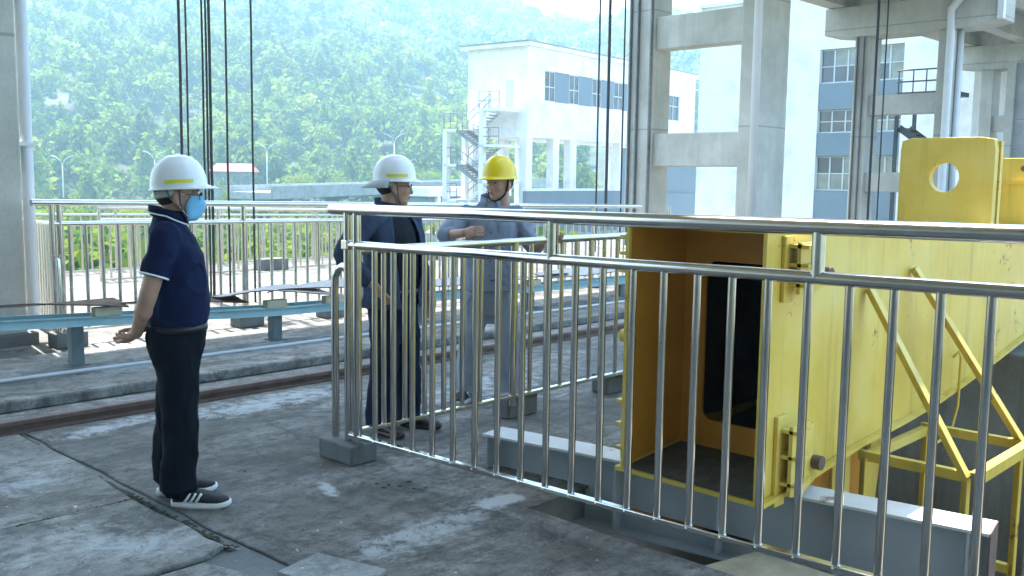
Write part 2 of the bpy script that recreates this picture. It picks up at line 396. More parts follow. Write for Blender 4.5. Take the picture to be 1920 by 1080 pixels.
# soil and moss packed in the open joints
def strip(pts, wd, mat, z, name='joint_filling', seed=0):
    mb = MB(); lo = []; hi = []
    for i, p in enumerate(pts):
        p = Vector((*p, 0)); q = Vector((*pts[min(i+1, len(pts)-1)], 0)); r = Vector((*pts[max(i-1, 0)], 0))
        d = (q-r).normalized(); nr = Vector((-d.y, d.x, 0)); k = wd*(.6+.8*random.random())
        lo.append(p-nr*k*.5); hi.append(p+nr*k*.5)
    n = len(pts); vs = [(v.x,v.y,z) for v in lo+hi]
    mb.add(vs, [(i,i+1,n+i+1,n+i) for i in range(n-1)])
    return mb.build(name, mat, deck)
def line(a, b, k=40, amp=.01):
    return [(a[0]+(b[0]-a[0])*i/k + amp*mnoise.noise(Vector((i*.7, a[0], 1))), a[1]+(b[1]-a[1])*i/k + amp*mnoise.noise(Vector((i*.7, a[1], 5)))) for i in range(k+1)]
strip(line((2.15,3.76),(2.19,6.38)), .035, 'joint_dirt', -.006)
strip(line((-3,4.70),(2.15,4.69), 80), .05, 'joint_dirt', -.006)
# tufts of moss along the cracks (each a low ragged cushion)
def moss(x, y, r, name='moss_tuft'):
    mb = MB(); n = 9
    ring = [(x+r*(.6+.6*random.random())*math.cos(2*math.pi*i/n), y+r*(.6+.6*random.random())*math.sin(2*math.pi*i/n), .001) for i in range(n)]
    mb.add(ring+[(x, y, .004+.22*r)], [(i,(i+1)%n,n) for i in range(n)])
    mb.build(name, 'moss', deck, True)
for i in range(60):
    t = random.random(); moss(2.165+.03*(random.random()-.5), 3.75+t*1.05, .006+.018*random.random()*(.4+abs(t-.7)))
for i in range(16): moss(1.5+.62*random.random(), 4.70+.02*(random.random()-.5), .006+.012*random.random())
for i in range(7): moss(3.16+.25*random.random(), 3.75+.3*random.random(),   .008+.016*random.random())
# loose grit, paint flakes and pebbles on the deck: too many to count
g_ = MB(); rr_ = random.Random(5)
for i in range(420):
    x = rr_.uniform(1.2, 3.4); y = rr_.uniform(2.6, 6.3) if i % 3 else rr_.gauss(3.4, .3)
    if x < 2.16 and y < 4.7: zz = .015
    else: zz = .004
    r = rr_.uniform(.0025, .008)*(1 if i % 11 else 1.7); a = rr_.random()*6
    pts = [(x+r*math.cos(a+k*1.57)*(.7+.5*rr_.random()), y+r*math.sin(a+k*1.57)*(.7+.5*rr_.random()), zz) for k in range(4)]
    g_.add(pts+[(x, y, zz+r*.8)], [(0,1,4),(1,2,4),(2,3,4),(3,0,4)])
go = g_.build('deck_grit', 'deck_pale'); struct(go, 'stuff', 'pale grit and flakes scattered over the dark deck'); go['category'] = 'grit'
# loose pale tile lying on the deck, and its neighbour
tl = MB().prism(rough([(2.13,3.36),(2.37,3.415),(2.47,3.06),(2.22,2.98)], .1, .012, 9), .001, .022).build('paving_tile', 'deck_pale', bevel=.004)
tag(tl, 'broken pale concrete tile lying on the dark deck at the bottom edge', 'tile')
# the pit below the girder
pit = MB().box(3.48, 7.42, -12.05, 3.27, -6.2, -1.9).build('pit_floor', 'pit_concrete'); struct(pit)
pw = MB().box(7.34, 8.2, -6, 3.24, -1.899, .46).build('pit_wall', 'pit_concrete', bevel=.02); struct(pw)
# valley floor and the forested hill
vf = MB().box(-2500, 2500, -2500, 3000, -5.6, -5).build('valley_floor', 'valley_grass'); struct(vf)
EP = [(-1500,15),(-600,15.5),(0,15),(600,12.8),(800,11.4),(925,9.75),(1000,9.0),(1100,8.35),(1170,8.7),(1300,8.3),(1500,7),(2000,5),(3200,3.5)]
def ridge(px):
    for (a, ea), (b, eb) in zip(EP, EP[1:]):
        if px <= b: return ea + (eb-ea)*max(0, (px-a)/(b-a))
    return EP[-1][1]
D0, D1 = 160., 600.
def hill(d, th):
    px = max(-1500, min(3200, 960 - math.tan(th)*1820)); x, y = d*math.cos(yaw+th), d*math.sin(yaw+th)
    hr = math.tan(R(ridge(px)))*D1
    t = (d-D0)/(D1-D0)
    if t <= 0: s = 0
    elif t <= 1: s = .35*t + .65*t*t*(3-2*t)*.35 + .65*t*.65
    else: s = 1 - (t-1)*.35
    z = -5.3 + (hr+5.3)*s
    tt = max(0, min(1, t*3))
    z += tt*(9*mnoise.noise(Vector((x/95, y/95, 0))) + 4*mnoise.noise(Vector((x/38, y/38, 3))))
    return x, y, z
mb = MB(); na, nd = 120, 90
th0, th1 = R(-46), R(40)
for i in range(nd+1):
    d = D0-15 + (900-D0)*i/nd
    for j in range(na+1): mb.v.append(hill(d, th0+(th1-th0)*j/na))
for i in range(nd):
    for j in range(na):
        a = i*(na+1)+j; mb.f.append((a, a+1, a+na+2, a+na+1))
struct(mb.build('hillside', 'understory_shade', None, True))

def crown_quads(seed, nq, leaf, blobs=8, shape=(1, 1, 1.1), conif=False):
    """unit crown: centres, clumped on sub-blobs, leaf quads facing mostly outward/up; returns (nq*4, 3)"""
    g = np.random.default_rng(seed)
    c = g.normal(size=(blobs, 3)); c /= np.linalg.norm(c, axis=1)[:, None]
    c *= (.25 + .42*g.random((blobs, 1))); c[:, 2] = np.abs(c[:, 2])*.9 - .15
    r = .30 + .22*g.random(blobs)
    k = g.integers(0, blobs, nq)
    u = g.normal(size=(nq, 3)); u /= np.linalg.norm(u, axis=1)[:, None]; u[:, 2] = np.where(u[:, 2] < -.35, -u[:, 2]*.5, u[:, 2])
    p = c[k] + u*(r[k]*(.55+.5*g.random(nq)**.5))[:, None]
    if conif:
        f = np.clip((1.1-p[:, 2])/1.6, .12, 1); p[:, :2] *= f[:, None]*1.1
    p = p*np.array(shape)
    n = u + g.normal(size=(nq, 3))*.55; n /= np.linalg.norm(n, axis=1)[:, None]
    a = np.cross(n, g.normal(size=(nq, 3))); a /= np.linalg.norm(a, axis=1)[:, None]; b = np.cross(n, a)
    s = leaf*(.6+.8*g.random((nq, 1)))
    q = np.stack([p-a*s*.9, p-b*s*.55, p+a*s, p+b*s*.5], 1)
    q += g.normal(size=q.shape)*leaf*.12
    return q.reshape(-1, 3)
def quads_mesh(name, V, tint=None, mat='foliage'):
    n = len(V)//4; me = bpy.data.meshes.new(name)
    me.vertices.add(len(V)); me.vertices.foreach_set('co', V.astype(np.float32).ravel())
    me.loops.add(len(V)); me.loops.foreach_set('vertex_index', np.arange(len(V), dtype=np.int32))
    me.polygons.add(n); me.polygons.foreach_set('loop_start', np.arange(0, len(V), 4, dtype=np.int32))
    me.update(calc_edges=True)
    at = me.attributes.new('tint', 'FLOAT', 'FACE')
    at.data.foreach_set('value', (np.full(n, .5) if tint is None else tint).astype(np.float32))
    me.materials.append(M[mat]); return me
def forest():
    var_n = [crown_quads(50+i, 400, .115, 10, (1, 1, 1.0+.12*i), i == 4) for i in range(5)]
    var_f = [crown_quads(70+i, 140, .185, 9, (1, 1, 1.0+.12*i), i == 4) for i in range(5)]
    out = []; tints = []
    cnt = 0; pts = []
    while cnt < 6700:
        cnt += 1
        d = math.sqrt(random.uniform((D0-6)**2, (D1+45)**2)); th = random.uniform(R(-15), R(31))
        if th < R(-4) and d < 250: continue
        pts.append((d, th))
    for d, th in pts:
        x, y, z = hill(d, th); near = d < 300
        k = random.randrange(5) if random.random() < .8 else 4
        s = (2.6+4.2*random.random()**1.5)*(.95 if near else 1.1)
        V = (var_n if near else var_f)[k].copy(); a = random.random()*6.283
        c, q = math.cos(a), math.sin(a)
        V[:, :2] = V[:, :2] @ np.array([[c, q], [-q, c]]); V *= s*np.array([1, 1, random.uniform(.9, 1.25)])
        V += np.array([x, y, z+s*.75]); out.append(V)
        t = .42 + .55*mnoise.noise(Vector((x/55, y/55, 9))) + random.uniform(-.42, .42)
        tints.append(np.clip(t + rng.normal(size=len(V)//4)*.08, 0, 1))
    o = link('forest', quads_mesh('forest', np.concatenate(out), np.concatenate(tints)), None)
    struct(o, 'stuff', 'dense green forest covering the hazy hillside'); o['category'] = 'forest'
forest()

def gdir(px, d, z):                                   # a spot d metres out along the bearing of a column of the view
    th = -math.atan((px-960)/1820); return (d*math.cos(yaw+th), d*math.sin(yaw+th), z)
tree_meshes = []
for i in range(5):
    tr = MB(); r = random.Random(i)
    tr.tube([(0,0,-.2),(.05,.02,1.2),(.0,.08,2.4),(.1,.0,3.6)], [.16,.12,.09,.04], 7)
    for j in range(6):
        a = r.random()*6.28; h = 1.3+r.random()*1.6
        tr.tube([(0,.03,h),(.5*math.cos(a),.5*math.sin(a),h+.6),(1.1*math.cos(a),1.1*math.sin(a),h+1.0)], [.06,.04,.015], 5)
    g = np.random.default_rng(200+i)
    V = crown_quads(100+i, 2300, .075, 13, (1.9, 1.9, 1.75))+np.array([0, 0, 3.1])
    tn = np.clip(.62 + .25*(i-2)/2 + g.normal(size=len(V)//4)*.14, 0, 1)
    tree_meshes.append((tr.mesh('trunk'), quads_mesh('crown', V, tn)))
    tree_meshes[-1][0].materials.append(M['bark'])
def tree(px, d, s, k, label, name='broadleaf_tree', z=-5.0, group='young trees in the valley'):
    t = thing(name, label, 'tree', gdir(px, d, z), random.random()*6.28, group)
    t.scale = (s, s, s*random.uniform(.9, 1.1))
    link('trunk', tree_meshes[k][0], None, t); link('crown', tree_meshes[k][1], None, t, rz=random.random()*6)
for i, (px, d, s, k, lb) in enumerate([
    (70, 62, 1.02, 4, 'bright green tree right beside the grey concrete column, behind the far railing'),
    (135, 66, 1.1, 2, 'round bright green tree under the leftmost street lamp'),
    (190, 60, .92, 4, 'yellow green tree between the leftmost street lamp and the masked man'),
    (243, 66, 1.12, 3, 'broad green tree just left of the masked man in navy'),
    (300, 72, 1.15, 4, 'bright tree mostly hidden behind the masked man in navy'),
    (415, 74, 1.1, 2, 'green tree behind the bundle of ropes in front of the red roofed house'),
    (455, 66, .86, 3, 'green tree below the red roofed house beside the thin single rope'),
    (438, 100, 1.30, 1, 'tree standing directly in front of the red roofed house'),
    (560, 150, 1.5, 4, 'green tree rising behind the low grey bridge'),
    (640, 150, 1.6, 1, 'yellow green tree behind the grey bridge near the white helmet'),
    (805, 150, 1.7, 2, 'green tree between the two helmets behind the bridge'),
    (1015, 120, 1.3, 3, 'tree seen through the left bay under the raised white building'),
    (1110, 120, 1.35, 1, 'tree seen through the right bay under the raised white building'),
    (1306, 85, 2.15, 4, 'tall yellow green tree between the raised white building and the white tower')]):
    tree(px, d, s, k, lb, z=-5.0 if i < 8 else -4.5)
# undergrowth on the river bank behind the far railings: one mass nobody could count
def undergrowth():
    base = [crown_quads(300+i, 420, .11, 9, (1.3, 1.3, .9)) for i in range(4)]; out = []; tn = []
    for i in range(430):
        px = random.uniform(20, 1180); d = random.uniform(30, 120)
        x, y, z = gdir(px, d, -5)
        if x > 36 and y < 49: continue
        if y < 19.5: continue
        s = random.uniform(1.6, 3.4)*(1 if d > 45 else .75); V = base[i % 4]*s; a = random.random()*6.28; c, q = math.cos(a), math.sin(a)
        V[:, :2] = V[:, :2] @ np.array([[c, q], [-q, c]]); out.append(V+np.array([x, y, z+.5*s]))
        tn.append(np.clip(random.uniform(.0, .5)+rng.normal(size=len(V)//4)*.1, 0, 1))
    for i in range(90):
        px = random.uniform(20, 1000); x, y, z = gdir(px, random.uniform(24, 44), -5)
        if y < 20: continue
        s = random.uniform(2.0, 3.3); V = base[i % 4]*s; a = random.random()*6.28; c, q = math.cos(a), math.sin(a)
        V[:, :2] = V[:, :2] @ np.array([[c, q], [-q, c]]); out.append(V+np.array([x, y, z+.75*s]))
        tn.append(np.clip(random.uniform(.0, .45)+rng.normal(size=len(V)//4)*.1, 0, 1))
    o = link('undergrowth', quads_mesh('undergrowth', np.concatenate(out), np.concatenate(tn)), None)
    struct(o, 'stuff', 'bright green bushes on the bank behind the far railings'); o['category'] = 'bushes'
undergrowth()

# ------------------------------------------------------------------ concrete towers
# left tower: column in view; the slab overhead is unseen, added to shade the deck
t = thing('concrete_tower', 'grey concrete column at the left edge with a white drainpipe on its corner', 'column', (3.08, 10.12, 0))
def at(t, mb): return mb.xf(Matrix.Translation(-t.location))
at(t, MB().box(2.68, 3.47, 9.76, 10.5, -.01, 10.01)).build('column', 'tower_concrete', t, bevel=.02)
at(t, MB().box(2.60, 3.55, 9.70, 10.58, -.012, .12)).build('plinth', 'block_concrete', t, bevel=.015)
at(t, MB().tube([(3.56,9.86,10),(3.56,9.86,.30),(3.58,9.83,.20),(3.66,9.74,.13),(3.72,9.68,.12)], .055, 14)).build('drainpipe', 'white_pipe', t, 'auto')
for z in (1.9, 3.4): at(t, MB().box(3.46,3.625,9.79,9.925,z,z+.035)).build('pipe_bracket', 'white_pipe', t)
at(t, MB().prism([(-24,-24),(3.9,-24),(3.9,6.1),(16,6.1),(16,12.75),(-24,12.75)], 10.02, 10.7)).build('shade_slab', 'tower_concrete', t)
at(t, MB().box(-12.3, -12, -24, 13.4, -.01, 10.01)).build('shade_wall', 'tower_concrete', t)  # unseen wall, added to darken the deck and the left-facing steel
for x, y in ((-8, 10.12), (-8, -6)): at(t, MB().box(x-.4, x+.4, y-.4, y+.4, -.01, 10.01)).build('column', 'tower_concrete', t)

# ladder-like frame behind the girder
t = thing('hoist_tower', 'tall concrete frame of two columns with two crossbeams behind the railing', 'tower', (20.4, 13.3, 0))
def guide(y, r=.016): at(t, MB().box(19.9, 19.998, y-r, y+r, 0, 15)).build('guide_rail', 'guide_steel', t)
at(t, MB().box(20, 20.76, 14.40, 15.18, -.01, 15)).build('column', 'tower_concrete', t, bevel=.03)
at(t, MB().box(20, 21.31, 11.45, 11.96, -.01, 15)).build('column', 'tower_concrete', t, bevel=.03)
for z0, z1 in ((2.0,2.81),(4.86,5.65),(7.9,8.7)): at(t, MB().box(20.10, 20.62, 11.955, 14.405, z0, z1)).build('crossbeam', 'tower_concrete', t, bevel=.03)
for y in (15.06, 14.83, 14.43): guide(y)
at(t, MB().tube([(19.88,11.47,15),(19.88,11.47,0)], .095, 14)).build('drainpipe', 'white_pipe', t, True)
# elevated runway on bents, upper right
t = thing('elevated_runway', 'raised concrete runway on column bents at the upper right', 'runway', (26.4, 10.7, 0))
for bx in (26., 36.):
    for y0, y1 in ((11.6,12.01),(9.41,9.78)): at(t, MB().box(bx, bx+.78, y0, y1, -.01, 5.60)).build('column', 'tower_concrete', t, bevel=.02)
    zb = 5.60 if bx < 30 else 5.6
    at(t, MB().plate([(8.25,zb+.12),(9.0,zb),(12.1,zb),(12.86,zb+.10),(12.86,6.42),(8.25,6.42)], (bx-.12,0,0), (0,1,0), (0,0,1), (1,0,0), 1.0)).build('cap_beam', 'tower_concrete', t, bevel=.02)
    at(t, MB().box(bx+.12, bx+.55, 9.775, 11.605, 3.50, 4.03)).build('crossbeam', 'tower_concrete', t, bevel=.02)
    at(t, MB().box(bx+.12, bx+.55, 9.775, 11.605, 1.42, 1.95)).build('crossbeam', 'tower_concrete', t, bevel=.02)
for y0, y1 in ((12.3,12.8),(10.45,10.9),(8.35,8.85)): at(t, MB().box(17, 60, y0, y1, 6.43, 7.15)).build('girder', 'tower_concrete', t, bevel=.02)
at(t, MB().box(17, 60, 7.9, 13.2, 7.16, 7.4)).build('slab', 'tower_concrete', t)
at(t, MB().tube([(25.75,8.9,7.1),(25.75,8.95,6.6),(25.80,9.43,6.05),(25.86,9.43,5.5),(25.86,9.43,0)], .10, 12)).build('drainpipe', 'white_pipe', t, 'auto')
at(t, MB().tube([(26.3,9.33,5.58),(26.3,9.33,0)], .07, 12)).build('drainpipe', 'white_pipe', t, True)
at(t, MB().box(25.70, 25.868, 8.16, 8.30, 5.7, 7.2)).build('end_plate', 'white_pipe', t)
for y in (11.92, 11.74): at(t, MB().box(25.93, 25.998, y-.014, y+.014, 0, 5.6)).build('guide_rail', 'guide_steel', t)
# panel wall of the hall under the runway
t = thing('panel_wall', 'pale panelled wall between columns under the right end of the runway', 'wall', (34, 8.6, 0))
for i in range(3): at(t, MB().box(34, 34.2, 7.2, 10.35, .02+1.86*i, 1.84+1.86*i)).build('panel', 'bridge_concrete', t, bevel=.01)
for y in (7.1, 10.4): at(t, MB().box(33.9, 34.3, y-.12, y+.12, 0, 5.6)).build('jamb', 'tower_concrete', t)

# ------------------------------------------------------------------ white tower building with glazed bay
t = thing('white_tower_building', 'tall white building with stacked glazing and slate spandrels behind the runway', 'building', (44, 20, 0))
XB = 40.
at(t, MB().box(XB, XB+9, 20.02, 26.1, -.01, 9.72)).build('wall', 'white_wall', t)
at(t, MB().box(XB+.02, XB+9, 13.6, 16.38, -.01, 9.72)).build('wall', 'white_wall', t)
at(t, MB().box(XB+.01, XB+9, 16.38, 20.02, 7.34, 9.72)).build('wall', 'white_wall', t)
at(t, MB().box(XB+.5, XB+8.8, 16.38, 20.02, -.01, 7.33)).build('core', 'panel_grey', t)
for z0, z1 in ((.0,1.30),(2.80,3.77),(4.78,5.89)): at(t, MB().box(XB+.03, XB+.5, 16.385, 20.015, z0, z1)).build('spandrel', 'panel_grey', t)
for z0, z1 in ((5.90,7.33),(3.78,4.77),(1.31,2.79)):
    n = 6; wd = (20.015-16.385)/n; zm = (z0+z1)/2 + (.0 if z1 < 5 else .0)
    wnd = at(t, MB().box(XB+.16, XB+.22, 16.385, 20.015, z0+.005, z0+.06)).build('window', 'window_bar', t)
    for i in range(n):
        y0 = 16.385+i*wd
        for za, zb in ((z0+.06, zm-.02), (zm+.02, z1-.05)): at(t, MB().box(XB+.19, XB+.205, y0+.035, y0+wd-.035, za, zb)).build('pane', 'window_pale' if random.random() < (.75 if z1 < 3 else .3) else 'window_glass', wnd)
    b = MB()
    for i in range(n+1): b.box(XB+.155, XB+.225, 16.385+i*wd-.033, 16.385+i*wd+.033, z0+.06, z1-.05)
    b.box(XB+.165, XB+.215, 16.385, 20.015, zm-.02, zm+.02); b.box(XB+.16, XB+.22, 16.385, 20.015, z1-.05, z1-.004)
    at(t, b).build('frame', 'window_bar', wnd)
at(t, MB().box(XB-.1, XB+9.1, 13.5, 26.2, 9.72, 9.9)).build('parapet', 'white_wall', t)
# low slate building beside it
t = thing('low_slate_building', 'low slate grey building seen under the lower crossbeam', 'building', (46, 28, 0))
at(t, MB().box(43, 52, 26.6, 33, -1.5, 1.0)).build('base_wall', 'panel_grey', t)
at(t, MB().box(43.1, 51.9, 26.7, 32.9, 1.0, 3.4)).build('wall', 'panel_grey', t)
at(t, MB().tube([(42.9,27.2,1.5),(42.9,27.2,.6),(42.85,27.35,.55)], .07, 8)).build('drainpipe', 'white_pipe', t)
fc = MB().box(38, 110, 17.62, 47, -5.2, -1.6).build('forecourt', 'bridge_concrete'); struct(fc)

# ------------------------------------------------------------------ raised white building with outside stair
TH = R(6.7)
t = thing('raised_white_building', 'white flat roofed building raised on columns below the forested hill', 'building', (41.14, 38.31, 0), TH)
# local frame: x along the long face, y along the short face; long face at y = 0
W, D, ZB, ZT = 21.0, 4.15, 4.35, 9.15
bm_ = MB()                                            # long face with the window strip and the far window left open
def opening_wall(mb, x0, x1, z0, z1, holes, th):
    xs = sorted({x0, x1, *[h[0] for h in holes], *[h[1] for h in holes]}); zs = sorted({z0, z1, *[h[2] for h in holes], *[h[3] for h in holes]})
    for a, b in zip(xs, xs[1:]):
        for c, d in zip(zs, zs[1:]):
            if any(h[0] <= a and b <= h[1] and h[2] <= c and d <= h[3] for h in holes): continue
            mb.box(a, b, 0, th, c, d)
    return mb
H1, H2 = (1.72, 12.9, 6.18, 7.95), (16.9, 18.6, 5.95, 7.65)
opening_wall(bm_, 0, W, ZB, ZT, [H1, H2], .25).build('front_wall', 'white_wall', t)
MB().box(0, .24, .251, D, ZB, ZT).build('end_wall', 'white_wall', t)
MB().box(W-.25, W, .251, D, ZB, ZT).build('end_wall', 'white_wall', t)
MB().box(0, W, D, D+.25, ZB, ZT).build('back_wall', 'white_wall', t)
MB().box(0, W, 0.01, D+.24, ZB-.3, ZB-.001).build('floor_slab', 'white_wall', t)
rf = MB().box(-.35, W+.3, -.35, D+.6, ZT+.001, ZT+.22).build('roof', 'white_wall', t)
MB().box(-.42, W+.36, -.42, D+.66, ZT+.23, ZT+.28).build('coping', 'bridge_concrete', rf)
xs = [1.72, 2.85, 4.35, 5.45, 6.95, 8.05, 9.55, 10.7, 12.2, 12.9]
for i, (a, b) in enumerate(zip(xs, xs[1:])):
    if i % 2: MB().box(a, b, .05, .2, 6.18, 7.95).build('slate_panel', 'panel_grey', t)
    else:
        wn = MB().box(a, b, .10, .12, 6.18, 7.95).build('window', 'window_glass', t)
        f = MB()
        for x in (a, (a+b)/2-.03, b-.06): f.box(x, x+.06, .07, .098, 6.18, 7.95)
        for z in (6.18, 7.0, 7.89): f.box(a+.062, b-.062, .072, .096, z, z+.06)
        f.build('frame', 'window_bar', wn)
wn = MB().box(16.9, 18.6, .12, .14, 5.95, 7.65).build('window', 'window_glass', t)
f = MB()
for x in (16.9, 17.7, 18.54): f.box(x, x+.06, .08, .118, 5.95, 7.65)
f.box(16.96, 18.54, .082, .116, 6.9, 6.96); f.build('frame', 'window_bar', wn)
MB().box(-.012, .0, 1.0, 1.55, 5.75, 7.3).build('door', 'window_bar', t)
for x in (0, 2.75, 4.6, 10.4, 15.5, 20.4):
    for y in (0.02, D-.35): MB().box(x, x+.6, y, y+.5, -1.6, ZB-.301).build('column', 'white_wall', t)
MB().box(-.3, W, -.25, .0, -1.6, .95).build('base_wall', 'panel_grey', t)
MB().box(-.3, W, -.3, .05, .951, 1.10).build('coping', 'white_wall', t)
# outside stair against the short face
st = thing('outside_stair', 'zigzag outside stair with railings on the end of the raised white building', 'staircase', (41.14, 38.31, 0), TH)
lv = [(5.55, 'r'), (4.45, 'l'), (3.55, 'r'), (2.45, 'l'), (1.5, 'r'), (.4, 'l')]
for i, (z, sd) in enumerate(lv):
    y0, y1 = ((.35, 1.8) if sd == 'r' else (3.4, 4.4)); x0, x1 = -2.2, -.15
    ld = MB().box(x0, x1, y0, y1, z-.14, z).build('landing', 'white_wall', st)
    for yy in np.arange(y0, y1+.01, (y1-y0)/2): MB().tube([(x0+.05, yy, z),(x0+.05, yy, z+.95)], .025, 6).build('baluster', 'stair_steel', ld)
    for zz in (.45, .93): MB().tube([(x0+.05, y0, z+zz),(x0+.05, y1, z+zz)], .025, 6).build('handrail', 'stair_steel', ld)
    if i:
        zp, sp = lv[i-1]; ya, yb = (1.8, 3.4) if sp == 'r' else (3.4, 1.8)
        xo = -2.15 if i % 2 == 0 else -1.1
        fl = MB()
        n = 7
        for k in range(n):
            q = (k+.5)/n; yy = ya+(yb-ya)*q; zz = zp+(z-zp)*q; fl.box(xo, xo+.95, yy-.17, yy+.17, zz-.05, zz)
        f = fl.build('flight', 'stair_steel' if i % 2 == 0 else 'bridge_concrete', st)
        for xx in (xo-.03, xo+.95): MB().bar((xx, ya, zp-.08), (xx, yb, z-.08), .05, .22).build('stringer', 'white_wall' if i % 2 else 'stair_steel', f)
        for zz in (.5, .92): MB().tube([(xo, ya, zp+zz),(xo, yb, z+zz)], .025, 6).build('handrail', 'stair_steel', f)
        for k in range(5):
            q = k/4; MB().tube([(xo, ya+(yb-ya)*q, zp+(z-zp)*q),(xo, ya+(yb-ya)*q, zp+(z-zp)*q+.92)], .018, 5).build('baluster', 'stair_steel', f)
for x, y, z in ((-2.2, 4.15, 4.3), (-2.2, 1.45, 5.4), (-.5, 4.15, 4.3)): MB().box(x, x+.3, y, y+.3, -1.6, z).build('post', 'white_wall', st)

# ------------------------------------------------------------------ far bridge, sheds, lamps, house
b = thing('road_bridge', 'low grey road bridge crossing the valley behind the white helmeted man', 'bridge')
P0, P1 = Vector((46, 76, 0)), Vector((100, 92, .9))
def along(q, z): p = P0.lerp(P1, q); return (p.x, p.y, p.z+z)
MB().bar(along(0, -.12), along(1, .0), 5, .6).build('deck', 'bridge_concrete', b)
d_ = (P1-P0).normalized(); n_ = Vector((d_.y, -d_.x, 0))
for s in (-1, 1): MB().bar(Vector(along(0, .46))+n_*s*2.4, Vector(along(1, .58))+n_*s*2.4, .15, .55).build('parapet', 'bridge_concrete', b)
for i in range(7):
    p = P0.lerp(P1, .06+i*.148); MB().box(p.x-.5, p.x+.5, p.y-.5, p.y+.5, -5, p.z-.42).build('pier', 'bridge_concrete', b)
    MB().bar(p+n_*2.3+Vector((0,0,-.55)), p-n_*2.3+Vector((0,0,-.55)), .9, .3).build('pier_cap', 'bridge_concrete', b)
s = thing('white_shed', 'long low white roofed shed with dark openings behind the yellow helmet', 'shed', gdir(800, 70, 0), R(2))
MB().box(0, 9, 0, 4, .3, .95).build('roof_fascia', 'white_wall', s)
MB().box(.3, 8.7, .3, 3.7, -5, .29).build('wall', 'panel_grey', s)
for x in (1, 3.4, 5.8, 8): MB().box(x, x+.3, .0, .3, -5, .29).build('post', 'white_wall', s)
h = thing('red_roof_house', 'small house with a red roof behind the bundle of ropes', 'house', gdir(440, 151, -3.6), R(-40)); h.scale = (.85,.85,.8)
MB().box(-3.2, 3.2, -2, 2, 0, 7.2).build('wall', 'block_concrete', h)
rf = MB(); rf.add([(-4,-2.8,7.2),(4,-2.8,7.2),(4,2.8,7.2),(-4,2.8,7.2),(-3,0,8.7),(3,0,8.7)], [(0,1,5,4),(1,2,5),(2,3,4,5),(3,0,4),(3,2,1,0)]); rf.build('roof', 'roof_red', h)
MB().box(-4.2, -3.25, -2.4, 2.4, 5.4, 5.7).build('porch_roof', 'roof_red', h)
for x in (-2.1, .2, 1.9): MB().box(x, x+1, -2.04, -2.0, 4.6, 6.4).build('window', 'window_glass', h)
def lamp(px, d, ztop, label):
    l = thing('street_lamp', label, 'street lamp', gdir(px, d, -5), R(-46), 'street lamps along the valley road')
    hh = ztop+5
    MB().tube([(0,0,0),(0,0,hh-1.2)], [.10,.07], 8).build('pole', 'lamp_white', l, True)
    for s in (-1, 1):
        MB().tube([(0,0,hh-1.3),(s*.3,0,hh-.6),(s*.9,0,hh-.2)], [.055,.05,.04], 6).build('arm', 'lamp_white', l, True)
        MB().bar((s*.8,0,hh-.22),(s*1.45,0,hh-.02), .26, .11).build('lamp_head', 'lamp_white', l)
lamp(120, 140, 3.9, 'white double armed street lamp nearest the concrete column')
lamp(292, 140, 4.7, 'street lamp rising just behind the left edge of the masked man\'s helmet')
lamp(501, 135, 6.0, 'white street lamp between the ropes and the low grey bridge')
lamp(738, 130, 7.4, 'street lamp rising above the white helmet of the man in the open jacket')
# ------------------------------------------------------------------ track, trough, railings, ropes
t = thing('track_rail', 'rust brown steel rail running across the deck behind the men', 'rail', (3, 6.5, 0))
def at3(mb): return mb.xf(Matrix.Translation(-t.location))
at3(MB().box(-18, 40, 6.465, 6.535, .035, .072)).build('rail_head', 'rail_rust', t, bevel=.008)
at3(MB().box(-18, 40, 6.49, 6.51, -.02, .034)).build('web', 'rail_rust', t)
at3(MB().box(-18, 40, 6.42, 6.60, -.0125, .006)).build('rail_foot', 'rail_rust', t)
c = MB().tube([(-6+.6*i, 7.92-.012*i+.008*math.sin(i*1.7), .07+.013) for i in range(45)], .016, 8).build('ground_conduit', 'white_pipe', None, True)
tag(c, 'thin white conduit lying along the raised slab in front of the blue trough', 'pipe')
# pale blue trough on posts
t = thing('cable_trough', 'pale blue steel channel on short grey posts running behind the men', 'cable trough', (5, 8.03, .07))
def zc(x): return .51 - (x-2.63)*.0455 if x < 5.14 else .396-(x-5.14)*.0125
xs = [-4, 2.63, 5.14, 8.76, 16]
for (x0, x1) in zip(xs, xs[1:]):
    pass
prof = []
def seg_channel(x0, x1):
    m_ = MB(); za, zb = zc(x0), zc(x1)
    for (ya, yb, d0, d1) in ((7.99, 8.005, -.085, 0.), (8.005, 8.22, -.085, -.072), (8.22, 8.235, -.085, 0.)):
        m_.hexa([(x0,ya,za+d0),(x1,ya,zb+d0),(x1,yb,zb+d0),(x0,yb,za+d0),(x0,ya,za+d1),(x1,ya,zb+d1),(x1,yb,zb+d1),(x0,yb,za+d1)])
    m_.hexa([(x0,7.955,za-.012),(x1,7.955,zb-.012),(x1,7.99,zb-.012),(x0,7.99,za-.012),(x0,7.955,za),(x1,7.955,zb),(x1,7.99,zb),(x0,7.99,za)])
    return m_
for x0, x1 in zip(xs, xs[1:]): at3(seg_channel(x0+.002, x1-.002)).build('channel', 'channel_blue', t)
for x in (-1.2, 1.1, 3.24, 5.14, 7.0, 8.76, 10.6, 12.5):
    p = at3(MB().box(x-.05, x+.05, 8.03, 8.13, .07, zc(x)-.086)).build('post', 'post_grey', t, bevel=.004)
    at3(MB().box(x-.075, x+.075, 8.0, 8.16, .0705, .08)).build('base_plate', 'post_grey', p)
